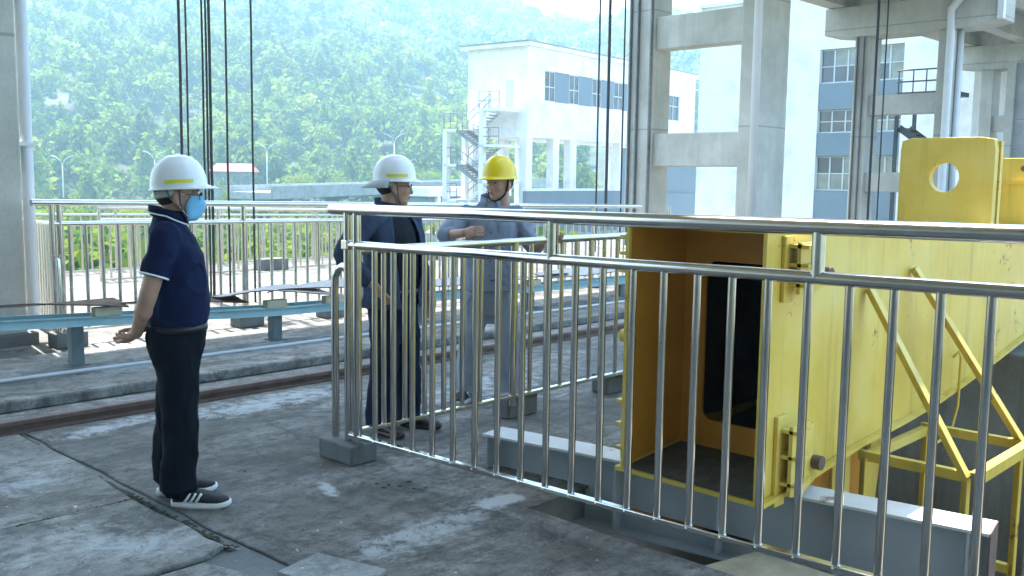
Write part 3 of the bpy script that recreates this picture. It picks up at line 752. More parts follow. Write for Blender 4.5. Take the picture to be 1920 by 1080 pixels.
def board(x0, x1, y0, y1, dz, seed, label, lift=.0):
    n = 16; r = random.Random(seed); vs = []; fs = []
    for i in range(n+1):
        q = i/n; x = x0+(x1-x0)*q
        for j in range(4):
            y = y0+(y1-y0)*j/3 + .02*(r.random()-.5)
            z = zc(x)+dz + lift*(4*q*(1-q)) + .014*mnoise.noise(Vector((x*2.1, y*4, seed))) + (.02*(j-1.5)*math.sin(q*5+seed))
            if i in (0, n): x += .05*(r.random()-.5)
            vs.append((x, y, z))
    for i in range(n):
        for j in range(3): a = i*4+j; fs.append((a, a+4, a+5, a+1))
    mb = MB().add(vs, fs); me = mb.mesh('board'); me.materials.append(M['old_board']); me.materials.append(M['board_under'])
    o = link('cover_board', me, None); s = o.modifiers.new('solid', 'SOLIDIFY'); s.thickness = .011; s.offset = -1; s.material_offset = 1; s.material_offset_rim = 1
    tag(o, label, 'board', 'weathered boards on the trough')
board(-2.6, 2.1, 7.90, 8.20, .075, 1, 'weathered grey cover board at the far left end of the blue trough')
board(1.6, 3.62, 7.88, 8.22, .095, 2, 'warped grey board ending in rotten brown splinters by the column')
board(3.45, 4.75, 7.93, 8.2, .085, 3, 'flat grey board on the trough behind the masked man')
board(4.55, 5.7, 7.88, 8.24, .12, 4, 'curled brown edged board on the trough left of the railing corner', .05)
board(5.1, 6.9, 7.95, 8.25, .15, 5, 'lifted grey board lying over the curled brown edged one', .03)
board(6.7, 9.3, 7.9, 8.2, .10, 6, 'grey board on the trough behind the man in the open jacket', .02)
board(9.0, 12.4, 7.88, 8.2, .11, 7, 'pale board on the trough seen right of the man in the yellow helmet', .03)
for x, lb in ((3.46, 'small cream wood block wedged under the board beside the column'), (5.08, 'cream wood block on the trough left of the railing corner'), (5.75, 'small cream wood block nearest the railing corner'), (8.72, 'cream wood block under the board right of the yellow helmet')):
    o = MB().box(x-.11, x+.11, 7.94, 8.02, zc(x)+.001, zc(x)+.075).build('wood_block', 'cream_wood', None, bevel=.004); tag(o, lb, 'wood block', 'wood blocks under the boards')

# --- stainless railings
CY = {}
def cyl(r, n=12, weld=True):
    if (r, n, weld) not in CY:
        mb = MB().tube([(0,0,0),(0,0,.006),(0,0,.012),(0,0,.016),(0,0,.984),(0,0,.988),(0,0,.994),(0,0,1)], [r*1.28,r*1.2,r,r,r,r,r*1.2,r*1.28], n) if weld else MB().tube([(0,0,0),(0,0,1)], r, n)
        me = mb.mesh('bar'); me.polygons.foreach_set('use_smooth', [True]*len(me.polygons)); me.set_sharp_from_angle(angle=R(50)); me.materials.append(M['stainless']); CY[(r, n, weld)] = me
    return CY[(r, n, weld)]
def vbar(name, parent, x, y, z0, z1, r, n=12):
    o = bpy.data.objects.new(name, cyl(r, n, name == 'baluster')); COL.objects.link(o); o.parent = parent
    o.location = (x-parent.location.x, y-parent.location.y, z0-parent.location.z); o.scale = (1, 1, z1-z0); o.rotation_euler = (random.gauss(0, .0018), random.gauss(0, .0018), random.random()*6); return o
def railing(name, label, a, b, za, zb, spacing, stubs, posts, rt=.031, rm=.025, rb=.016, first=None, n=12, ext=(0, 0), extz=0):
    """a, b: plan ends; za, zb: (top, mid, bottom) heights at each end"""
    a = Vector(a); b = Vector(b); ln = (b-a).length; d = (b-a)/ln
    t = thing(name, label, 'railing', (a.x, a.y, 0), group=None)
    def P(s, k): q = s/ln; p = a+d*s; return Vector((p.x, p.y, za[k]+(zb[k]-za[k])*q))
    def rel(p): return p - t.location
    MB().tube([rel(P(-ext[0], 0)), rel(P(-ext[0]*.0+.4, 0)), rel(P(ln+ext[1], 0))], rt, 20).build('top_rail', 'stainless', t, 'auto')
    MB().tube([rel(P(0, 1)), rel(P(ln, 1))], rm, 18).build('middle_rail', 'stainless', t, 'auto')
    MB().bar(rel(P(0, 2)), rel(P(ln, 2)), rb*2.4, rb*1.6).build('bottom_rail', 'stainless', t, bevel=.005)
    s = first if first is not None else spacing
    while s < ln-.03:
        p1, p0 = P(s, 1), P(s, 2); vbar('baluster', t, p0.x, p0.y, p0.z, p1.z, .0165 if n >= 12 else .017, n); s += spacing
    for s in stubs:
        p1, p0 = P(s, 0), P(s, 1); vbar('stub_post', t, p0.x, p0.y, p0.z, p1.z, .0255, 14)
    for s, z in posts:
        p1 = P(s, 0); vbar('post', t, p1.x, p1.y, z, p1.z, .026, 14)
    return t
FX = 3.357
fr = railing('front_railing', 'near stainless railing running from the corner post to the right edge', (FX, 4.51), (FX, .05), (1.463,1.262,.150), (1.503,1.322,.262), .1613, (1.555, 2.86), ((0.0,.10),(.085,.10)), first=.245, ext=(.155, 0))
# the bent hoop welded beside the corner post
hp = [(0, 0, 1.13), (0, .05, 1.135), (0, .095, 1.115), (0, .125, 1.07), (0, .13, 1.0), (0, .13, .08)]
MB().tube(hp, .023, 14).build('hoop', 'stainless', fr, 'auto')
MB().box(-.03, .03, -.03, .03, 1.235, 1.29).build('clamp', 'stainless', fr, bevel=.006)
sr = railing('side_railing', 'stainless railing going back from the corner post to the yellow girder', (FX+.06, 4.51), (6.05, 4.51), (1.45,1.225,.162), (1.45,1.228,.165), .1613, (), ((1.32,.10),(2.62,.10)), first=.2)
for ch in list(sr.children):
    if ch.name.startswith('top_rail'): bpy.data.objects.remove(ch)
    elif ch.name.startswith('post'): ch.scale.z = 1.228-.10
fa = railing('trough_railing', 'stainless railing behind the blue trough starting at the concrete column', (3.61, 9.45), (12.9, 9.45), (1.37,1.17,.15), (1.23,1.05,.10), .158, tuple(2.02+2.02*i for i in range(5)), ((0.0,.10),(.07,.10),(2.02,.1),(4.04,.1),(6.06,.1),(8.08,.1),(10.1,.1)), n=10, ext=(.18, 0))
for i in range(1): MB().tube([(0,0,.85),(.0,-.05,.86),(.0,-.11,.83),(.0,-.12,.75),(.0,-.12,.08)], .023, 10).build('hoop', 'stainless', fa, 'auto')
fc_ = railing('return_railing', 'railing going back from the column beside the white drainpipe', (3.75, 9.6), (5.1, 16.2), (1.36,1.16,.15), (1.2,1.0,-.02), .158, (2.2, 4.4), ((0,.1),(2.2,.1),(4.4,.1)), n=8)
fb = railing('far_railing', 'far stainless railing across the deck edge in front of the bushes', (5.3, 16.35), (17.5, 16.35), (1.19,.985,.02), (.93,.75,.02), .158, tuple(2+2.0*i for i in range(5)), tuple((2.0*i, 0.) for i in range(7)), n=8)
fd = railing('inner_far_railing', 'railing just inside the far one with its bottom rail catching the sun', (6.4, 14.9), (16, 14.9), (1.13,.94,.02), (.90,.72,.02), .158, (), tuple((2.0*i, 0.) for i in range(5)), n=8)

# concrete blocks under the posts
def block(x, y, w_, d_, h_, label, rz=0, z=0):
    o = MB().prism(rough([(-w_/2,-d_/2),(w_/2,-d_/2),(w_/2,d_/2),(-w_/2,d_/2)], .06, .008, x*3), 0, h_).build('concrete_block', 'block_concrete', None, bevel=.012, loc=(x, y, z+.001), rz=rz)
    tag(o, label, 'block', 'concrete blocks under the railings')
block(3.365, 4.535, .19, .32, .115, 'grey concrete block under the corner post of the near railing')
block(4.86, 4.60, .30, .16, .15, 'grey concrete block under the side railing behind the man in grey blue')
block(6.0, 4.62, .34, .16, .15, 'grey concrete block under the side railing beside the yellow girder')
for x, lb in ((3.70, 'small concrete block at the foot of the drainpipe'), (5.63, 'concrete block under the trough railing behind the masked man'), (6.75, 'concrete block under the trough railing left of the railing corner'), (7.66, 'concrete block under the trough railing behind the hoop'), (9.7, 'concrete block under the trough railing left of the yellow helmeted man'), (11.7, 'concrete block under the trough railing right of the yellow helmeted man')):
    block(x, 9.40, .30, .22, .145, lb)
for i, (x, lb) in enumerate(((7.6, 'leftmost pale concrete block under the inner far railing'), (9.4, 'second block under the inner far railing, behind the ropes'), (11.2, 'third block under the inner far railing, right of the ropes'), (13.0, 'block under the inner far railing near the hoop'))):
    block(x, 14.85, .5, .3, .2, lb)
# kerb piece and pale corbel under the near railing
o = MB().hexa([(3.505,1.74,-.25),(3.84,1.70,-.25),(3.84,2.12,-.25),(3.505,2.20,-.25),(3.505,1.74,-.01),(3.84,1.70,-.01),(3.84,2.12,-.01),(3.505,2.20,-.01)]).build('timber_block', 'timber', None, bevel=.01); tag(o, 'pale beige timber block at the pit edge under the near railing', 'block')

# --- wire ropes
def rope(x, y, z0, z1, r, label, group):
    mb = MB(); n = 26; pts = [(x+.006*mnoise.noise(Vector((i*.6, x, y)))+.0*i, y, z0+(z1-z0)*i/n) for i in range(n+1)]
    mb.tube(pts, r, 7)
    o = mb.build('wire_rope', 'rope_steel', None, True); tag(o, label, 'rope', group)
RG = 'hoist ropes hanging behind the masked man'
for x, y, r, lb in ((6.16,11.79,.019,'thick leftmost hoist rope above the masked man\'s white helmet'), (6.22,11.73,.013,'thin rope just right of the leftmost thick hoist rope'),
                    (6.365,11.59,.014,'left strand of the tight bundle of three ropes'), (6.395,11.55,.014,'middle strand of the tight bundle of three ropes'), (6.425,11.52,.019,'thick right strand of the tight bundle of three ropes'),
                    (6.57,11.37,.014,'single rope between the tight bundle and the rightmost rope'), (6.79,11.13,.014,'rightmost single rope of the left group')):
    rope(x, y, -.02, 10, r, lb, RG)
for x, y, r, lb in ((17.45,14.05,.022,'leftmost dark rope hanging in front of the raised white building'), (17.62,13.90,.035,'thick dark rope in front of the raised white building beside the frame'), (17.85,13.65,.02,'dark rope hugging the left edge of the concrete frame')):
    rope(x, y, -.02, 14, r, lb, 'ropes beside the concrete frame')
for x, y, r, lb in ((25.2,11.05,.035,'thick rope hanging right of the left runway column'), (25.2,10.8,.02,'thin rope hanging between the runway columns'), (29,10.6,.02,'thin rope hanging further back between the runway columns'), (31,8.9,.03,'rope hanging in front of the panelled wall'), (31,8.72,.02,'thin rope beside the one at the panelled wall')):
    rope(x, y, -.02, 6.42 if x < 33 else 6, r, lb, 'ropes under the runway')
# steel stair landing between the runway columns
s = thing('steel_stair', 'dark steel stair and landing hanging between the runway columns', 'staircase', (31, 11.6, 0))
def ats(mb): return mb.xf(Matrix.Translation(-s.location))
ats(MB().box(30.6, 32.0, 10.6, 12.3, 4.85, 4.98)).build('landing', 'dark_steel', s)
for z in (5.3, 5.65): ats(MB().tube([(30.6,10.6,z),(30.6,12.3,z)], .025, 6)).build('handrail', 'dark_steel', s)
for y in (10.6, 11.0, 11.4, 11.8, 12.25): ats(MB().tube([(30.6,y,4.98),(30.6,y,5.66)], .02, 5)).build('baluster', 'dark_steel', s)
for xx in (30.7, 31.5): ats(MB().bar((xx,12.2,3.9),(xx,10.4,2.6), .05, .2)).build('stringer', 'dark_steel', s)
for i in range(9): q = (i+.5)/9; ats(MB().box(30.72, 31.48, 12.2-1.8*q-.1, 12.2-1.8*q+.1, 3.92-1.3*q, 3.96-1.3*q)).build('tread', 'dark_steel', s)
for p_ in ((30.6,12.25),(32,12.25)): ats(MB().box(p_[0]-.05,p_[0]+.05,p_[1]-.05,p_[1]+.05,0,4.85)).build('post', 'dark_steel', s)

s.location.y += .4; s.location.z -= .5
# ------------------------------------------------------------------ grey I-beam across the pit
A, B = Vector((3.807+.1, 3.876, 0)), Vector((4.220+.1, 1.27, 0))
d = (B-A).normalized(); n = Vector((d.y, -d.x, 0)); ln = (B-A).length
t = thing('steel_beam', 'grey painted I-beam with sunlit rusting top flange lying along the pit', 'beam', (A.x, A.y, -.20))
t.rotation_euler.z = math.atan2(d.y, d.x)
MB().box(0, ln, -.1, .1, .385, .40).build('top_flange', 'sunlit_flange', t, bevel=.002)
MB().box(.002, ln-.002, -.008, .008, .016, .384).build('web', 'beam_grey', t)
MB().box(0, ln, -.1, .1, 0, .0155).build('bottom_flange', 'beam_grey', t, bevel=.002)
MB().box(ln+.001, ln+.005, -.1, .1, 0, .4).build('end_rust', 'rail_rust', t)
for x in (.02, .85, 1.42, 2.0, 2.55):
    for s_ in (-1, 1): MB().box(x, x+.012, min(s_*.008, s_*.09), max(s_*.008, s_*.09), .016, .384).build('stiffener', 'beam_grey', t)

# ------------------------------------------------------------------ yellow box girder
X0, Y0, Y1, ZB0, ZT0, XE = 3.80, 2.105, 2.865, .215, 1.425, 8.6
g = thing('box_girder', 'yellow hollow box girder with an open end resting on the grey beam', 'girder', (X0, (Y0+Y1)/2, 0))
def ag(mb): return mb.xf(Matrix.Translation(-g.location))
prof = [(X0,.225),(4.3,.262),(4.81,.312),(5.41,.340),(5.9,.375),(6.29,.42),(6.9,.50),(7.53,.593),(8.1,.69),(XE,.79)]
topz = lambda x: 1.425-.022*(x-X0)
side = [(x, z) for x, z in prof] + [(XE, topz(XE)), (X0, topz(X0))]
for y, nm in ((Y0, 'side_plate'), (Y1-.018, 'side_plate')):
    ag(MB().plate([(u, v) for u, v in side], (0, y, 0), (1,0,0), (0,0,1), (0,1,0), .018)).build(nm, 'yellow_paint', g)
tp = MB().hexa([(X0-.0,Y0-.0,topz(X0)+.001),(XE,Y0,topz(XE)+.001),(XE,Y1,topz(XE)+.001),(X0,Y1,topz(X0)+.001),(X0,Y0,topz(X0)+.019),(XE,Y0,topz(XE)+.019),(XE,Y1,topz(XE)+.019),(X0,Y1,topz(X0)+.019)])
ag(tp).build('top_plate', 'yellow_paint', g)
bt = MB()
for (xa, za), (xb, zb) in zip(prof, prof[1:]):
    bt.hexa([(xa,Y0-.035,za-.022),(xb,Y0-.035,zb-.022),(xb,Y1+.035,zb-.022),(xa,Y1+.035,za-.022),(xa,Y0-.035,za-.002),(xb,Y0-.035,zb-.002),(xb,Y1+.035,zb-.002),(xa,Y1+.035,za-.002)])
ag(bt).build('bottom_plate', 'yellow_paint', g)
# inner faces, dark sheet on the floor, diaphragm with its manhole
yi0, yi1 = Y0+.0185, Y1-.0185
ag(MB().plate([(X0+.02,.245),(4.29,.28),(4.29,1.41),(X0+.02,1.42)], (0, yi1-.004, 0), (1,0,0), (0,0,1), (0,1,0), .003)).build('inner_face', 'yellow_indirect', g)
ag(MB().hexa([(X0+.01,yi0,.226),(4.29,yi0,.265),(4.29,yi1-.006,.265),(X0+.01,yi1-.006,.226),(X0+.01,yi0,.231),(4.29,yi0,.272),(4.29,yi1-.006,.272),(X0+.01,yi1-.006,.231)])).build('dark_floor', 'dark_grey', g)
def ring_plate(outer, hole, x, th):
    """outer rectangle (y0,y1,z0,z1) with a rounded hole, in plane x"""
    y0, y1, z0, z1, rr = hole; k = 7; hp = []
    for cx, cz, a0 in ((y1-rr, z1-rr, 0), (y0+rr, z1-rr, 90), (y0+rr, z0+rr, 180), (y1-rr, z0+rr, 270)):
        for i in range(k): a = R(a0+90*i/(k-1)); hp.append((cx+rr*math.cos(a), cz+rr*math.sin(a)))
    oc = [(outer[1], outer[3]), (outer[0], outer[3]), (outer[0], outer[2]), (outer[1], outer[2])]
    mb = MB()
    for xx in (x, x+th):
        k0 = len(mb.v); mb.v += [(xx, y, z) for y, z in hp] + [(xx, y, z) for y, z in oc]; nh = len(hp)
        for q in range(4):
            for i in range(k-1): mb.f.append((k0+q*k+i, k0+q*k+i+1, k0+nh+q))
            mb.f.append((k0+q*k+k-1, k0+((q+1)*k) % nh, k0+nh+(q+1) % 4, k0+nh+q))
    nh = len(hp); s = nh+4
    for i in range(nh): j = (i+1) % nh; mb.f.append((i, j, s+j, s+i))
    return mb
ag(ring_plate((yi0, yi1-.004, .272, 1.405), (2.25, 2.715, .415, 1.245, .06), 4.29, .014)).build('diaphragm', 'yellow_indirect', g)
ag(MB().box(5.6, 5.62, yi0, yi1, .36, 1.38)).build('rear_diaphragm', 'inside_shade', g)
ag(MB().hexa([(4.31,yi0,.275),(5.59,yi0,.36),(5.59,yi1,.36),(4.31,yi1,.275),(4.31,yi0,.28),(5.59,yi0,.365),(5.59,yi1,.365),(4.31,yi1,.28)])).build('dark_floor', 'inside_shade', g)
ag(MB().box(4.31, 5.59, yi1-.004, yi1-.001, .37, 1.38)).build('inner_face', 'inside_shade', g)
ag(MB().box(4.31, 5.59, yi0+.001, yi0+.004, .37, 1.38)).build('inner_face', 'inside_shade', g)
ag(MB().box(4.31, 5.59, yi0+.006, yi1-.006, 1.375, 1.379)).build('inner_face', 'inside_shade', g)
# hinge lugs bolted to both sides
def lug(x, y, z, sgn, h=.26, w_=.30):
    pr = [(0,-h*.45),(w_*.35,-h*.5),(w_,-h*.28),(w_,h*.12),(w_*.55,h*.5),(0,h*.5)]
    b = ag(MB().box(x-.03, x+.06, min(y, y+sgn*.02), max(y, y+sgn*.02), z-h*.62, z+h*.62)).build('lug_pad', 'yellow_paint', g, bevel=.004)
    for zz in (-.32*h, .05*h, .40*h):
        ag(MB().plate([(0,0),(w_*(1-.35*abs(zz)/h),0),(w_*(1-.35*abs(zz)/h),.05),(.10,.115),(0,.115)], (x, y, z+zz), (1,0,0), (0,sgn,0), (0,0,1), .016)).build('lug_web', 'yellow_paint', b)
    ag(MB().plate(pr, (x, y+sgn*.06, z), (1,0,0), (0,0,1), (0,sgn,0), .018)).build('lug_plate', 'yellow_paint', b)
    ag(MB().tube([(x+w_*.72, y+sgn*.05, z-.03),(x+w_*.72, y+sgn*.12, z-.03)], .034, 14)).build('pin', 'rail_rust', b, 'auto')
for z, h in ((1.265, .24), (.385, .34)):
    lug(3.96, Y0-.0005, z, -1, h); lug(3.90, Y1+.0005, z, 1, h, .2)
ag(MB().tube([(3.95,Y1,.86),(3.95,Y1+.06,.86),(3.95,Y1+.061,.86),(3.95,Y1+.12,.86)], [.055,.055,.035,.035], 16)).build('side_pin', 'yellow_paint', g, 'auto')
# lifting plates on top
def lift(x, y0, y1, z1, hy, hz, hr, th=.07):
    n_ = 36; z0 = topz(x)+.0195; outer = []; rr = .045
    oc = [(y1,z1),(y0,z1),(y0,z0),(y1,z0)]
    hp = [(hy+hr*math.cos(2*math.pi*i/n_), hz+hr*math.sin(2*math.pi*i/n_)) for i in range(n_)]
    op = []
    for i in range(n_):
        a = 2*math.pi*i/n_; c_, s_ = math.cos(a), math.sin(a)
        kx = ((y1-hy)/c_ if c_ > 1e-6 else (y0-hy)/c_ if c_ < -1e-6 else 1e9); kz = ((z1-hz)/s_ if s_ > 1e-6 else (z0-hz)/s_ if s_ < -1e-6 else 1e9)
        k = min(kx, kz); y, z = hy+c_*k, hz+s_*k
        # rounded upper corners
        for cy_, sg in ((y1-rr, 1), (y0+rr, -1)):
            if (y-cy_)*sg > 0 and z > z1-rr:
                v = Vector((y-cy_, z-(z1-rr))); v = v.normalized()*min(v.length, rr); y, z = cy_+v.x, z1-rr+v.y
        op.append((y, z))
    # exact lower corners
    for cy_ in (y0, y1):
        i = min(range(n_), key=lambda q: (op[q][0]-cy_)**2+(op[q][1]-z0)**2); op[i] = (cy_, z0)
    mb = MB()
    for xx in (x, x+th): mb.v += [(xx,y,z) for y,z in hp] + [(xx,y,z) for y,z in op]
    for i in range(n_):
        j = (i+1) % n_; s2 = 2*n_
        mb.f += [(i,j,n_+j,n_+i), (s2+i,s2+n_+i,s2+n_+j,s2+j), (i,s2+i,s2+j,j), (n_+i,n_+j,s2+n_+j,s2+n_+i)]
    return ag(mb).build('lifting_plate', 'yellow_paint', g, bevel=.004)
lift(6.6, 2.085, 2.69, 1.955, 2.395, 1.695, .096)
ag(MB().box(6.675, 6.72, 2.075, 2.20, topz(6.7)+.02, 1.93)).build('backing_plate', 'yellow_paint', g)
p2_ = ag(MB().box(7.62, 7.68, 1.98, 2.40, 1.36, 1.845)).build('end_plate', 'yellow_paint', g, bevel=.004)
ag(MB().box(7.57, 7.75, 1.96, 2.45, 1.66, 1.675)).build('shelf', 'yellow_paint', p2_)
ag(MB().tube([(7.615,2.2,1.77),(7.59,2.2,1.77)], .022, 8)).build('bolt', 'rail_rust', p2_)
ag(MB().box(7.2, 8.6, 1.95, 2.104, topz(7.9)+.0, topz(7.9)+.018)).build('outrigger_plate', 'yellow_paint', g)
# hanging work platform on the near side
zp = .262; pa, pb, pc, pd = (4.85,2.10,zp),(4.85,1.545,zp),(5.68,1.545,zp),(5.68,2.10,zp)
w = thing('platform_bracket', 'yellow angle iron work platform frame hung on the side of the girder', 'bracket', (5.2, 2.1, zp))
def aw(mb): return mb.xf(Matrix.Translation(-w.location))
def angle(name, a, b, s=.042, up=(0,0,1)):
    a = Vector(a); b = Vector(b); d = (b-a).normalized(); u = Vector(up)
    if abs(d.dot(u)) > .95: u = Vector((1,0,0))
    sx = d.cross(u).normalized(); sy = sx.cross(d).normalized()
    mb = MB(); mb.bar(a, b, s, .007, sy); k = sx*(s/2-.0035)-sy*(s/2+.0036); mb.bar(a+k, b+k, .007, s, sy)
    aw(mb).build(name, 'yellow_paint', w)
angle('platform_bar', pa, pb); angle('platform_bar', (pd[0],pd[1],zp), pc); angle('platform_bar', (pb[0]-.03,pb[1]-.03,zp+.009), (pc[0]+.03,pc[1]-.03,zp+.009), .05); angle('platform_bar', (pa[0]+.03,2.07,zp-.012), (pd[0]-.03,2.07,zp-.012))
angle('tie_bar', (4.83,2.09,1.12), (4.83,1.56,zp-.02), .05, (1,0,0)); angle('tie_bar', (5.40,2.09,1.19), (5.70,1.56,zp-.02), .05, (1,0,0))
for p in (pa, pb, pc, pd): angle('leg', (p[0], p[1]+(.02 if p[1] < 1.8 else -.03), zp-.03), (p[0], p[1]+(.02 if p[1] < 1.8 else -.03), -1.6), .042)
angle('lower_bar', (4.85,2.05,-.45), (4.85,1.57,-.45)); angle('lower_bar', (5.68,2.05,-.45), (5.68,1.57,-.45))
aw(MB().bar((5.05,2.3,.30),(5.0,2.25,-1.3), .22, .02, (0,1,0))).build('hanger_plate', 'yellow_paint', w)
aw(MB().bar((5.55,2.3,.32),(5.25,2.3,-1.3), .16, .02, (0,1,0))).build('hanger_plate', 'yellow_paint', w)
aw(MB().box(4.75, 5.9, 2.55, 2.6, -1.4, .30)).build('back_plate', 'yellow_indirect', w)
# thin hose on the girder's lower edge
hs = MB().tube([(6.1,2.09,.60),(6.1,2.06,.64),(6.12,2.05,.60),(6.14,2.06,.30),(6.1,2.08,.12),(5.9,2.09,.10),(5.7,2.09,.20)], .009, 6).build('hose', 'yellow_paint', None, True)
tag(hs, 'thin yellow hose looping below the lower edge of the girder', 'hose')
# ------------------------------------------------------------------ people
def organic(mb, name, mat, parent, voxel=.008, it=6, fold=None, fac=.5):
    me = mb.mesh(name); o = bpy.data.objects.new('tmp', me); COL.objects.link(o)
    r = o.modifiers.new('r', 'REMESH'); r.mode = 'VOXEL'; r.voxel_size = voxel
    s = o.modifiers.new('s', 'SMOOTH'); s.factor = fac; s.iterations = it
    dg = bpy.context.evaluated_depsgraph_get(); dg.update()
    nm = bpy.data.meshes.new_from_object(o.evaluated_get(dg)); bpy.data.objects.remove(o)
    nm.name = name; nm.materials.clear()
    if fold:
        nv = len(nm.vertices); co = np.empty(nv*3, np.float32); nm.vertices.foreach_get('co', co); co = co.reshape(-1, 3)
        no = np.empty(nv*3, np.float32); nm.vertices.foreach_get('normal', no); no = no.reshape(-1, 3)
        dd = np.array([fold(Vector(c)) for c in co.tolist()], np.float32)
        nm.vertices.foreach_set('co', (co+no*dd[:, None]).ravel()); nm.update()
    return link(name, nm, mat, parent, True)
def limb(mb, pts, rad, n=16, k=6):
    """smooth curved tube through joints"""
    P = [Vector(p) for p in pts]; out = []; rr = []
    for i in range(len(P)-1):
        p0 = P[max(i-1, 0)]; p1 = P[i]; p2 = P[i+1]; p3 = P[min(i+2, len(P)-1)]
        for j in range(k):
            t = j/k; out.append(.5*((2*p1)+(p2-p0)*t*.6+(2*p0*.6+2*p1*-.6+(-2*p1+2*p2)*0)*0) if False else p1.lerp(p2, t)); rr.append(rad[i]+(rad[i+1]-rad[i])*t)
    out.append(P[-1]); rr.append(rad[-1])
    # relax the corners
    for _ in range(3): out = [out[0]]+[(out[i-1]+out[i]*2+out[i+1])/4 for i in range(1, len(out)-1)]+[out[-1]]
    mb.tube(out, rr, n)
    mb.ell(out[0], (rr[0],)*3); mb.ell(out[-1], (rr[-1]*.98,)*3); return out
def hand(mb, wrist, dv, nv, side, curl=.45, s=1.0):
    wv = Vector(wrist); d = Vector(dv).normalized(); nn = Vector(nv); nn = (nn-d*nn.dot(d)).normalized(); lat = nn.cross(d).normalized()*side
    mb.tube([wv-d*.02, wv+d*.02*s, wv+d*.06*s, wv+d*.095*s], [(.026,.02), (.034*s,.018*s), (.042*s,.016*s), (.040*s,.012*s)], 12, flat=nn)
    for i, (o, ln) in enumerate(((.030,.068),(.010,.078),(-.011,.073),(-.030,.058))):
        p = wv+d*.088*s+lat*o*s; a = curl*(.7+.15*i); pts = [p-d*.02]; dirv = d+lat*o*.6*(1.5-min(1.2, curl))
        for q in range(3):
            pts.append(p.copy()); c, sn = math.cos(a*(q+.4)), math.sin(a*(q+.4))
            p = p+(dirv.normalized()*c+nn*sn)*ln*s*(.45,.32,.25)[q]
        pts.append(p); mb.tube(pts, [.0095*s,.0098*s,.009*s,.008*s,.006*s], 8); mb.ell(p, (.0062*s,)*3, n=8, m=5)
    p = wv+d*.025*s+lat*.03*s; q = p+(d*.6+lat*.75+nn*.25).normalized()*.042*s; r_ = q+(d*.85+lat*.2+nn*.3).normalized()*.034*s
    mb.tube([p-lat*.015*s, p, q, r_], [.014*s,.014*s,.0115*s,.008*s], 8); mb.ell(r_, (.008*s,)*3, n=8, m=5)
def head_parts(mb, T):
    h = MB()
    h.ell((-.012,0,.03), (.1,.078,.1), n=20, m=14); h.ell((.02,0,-.02), (.074,.066,.092), n=20, m=14); h.ell((.034,0,-.075), (.052,.05,.042)); h.ell((.064,0,-.099), (.024,.025,.02))
    h.tube([(.082,0,.018),(.098,0,-.012),(.108,0,-.030)], [.007,.010,.013], 10); h.ell((.105,0,-.034), (.013,.017,.010))
    h.ell((.090,0,-.062), (.010,.022,.011))
    for s in (-1, 1):
        h.ell((.074,s*.030,.024), (.016,.026,.009)); h.ell((.060,s*.040,-.028), (.026,.022,.026)); h.ell((-.006,s*.083,-.012), (.022,.013,.036)); h.ell((.004,s*.084,-.040), (.012,.010,.013))
    h.tube([(-.022,0,-.03),(-.028,0,-.12),(-.036,0,-.235)], [.054,.056,.064], 16)
    mb.v, mb.f  # merged below
    h.xf(T); mb.add(h.v, h.f)
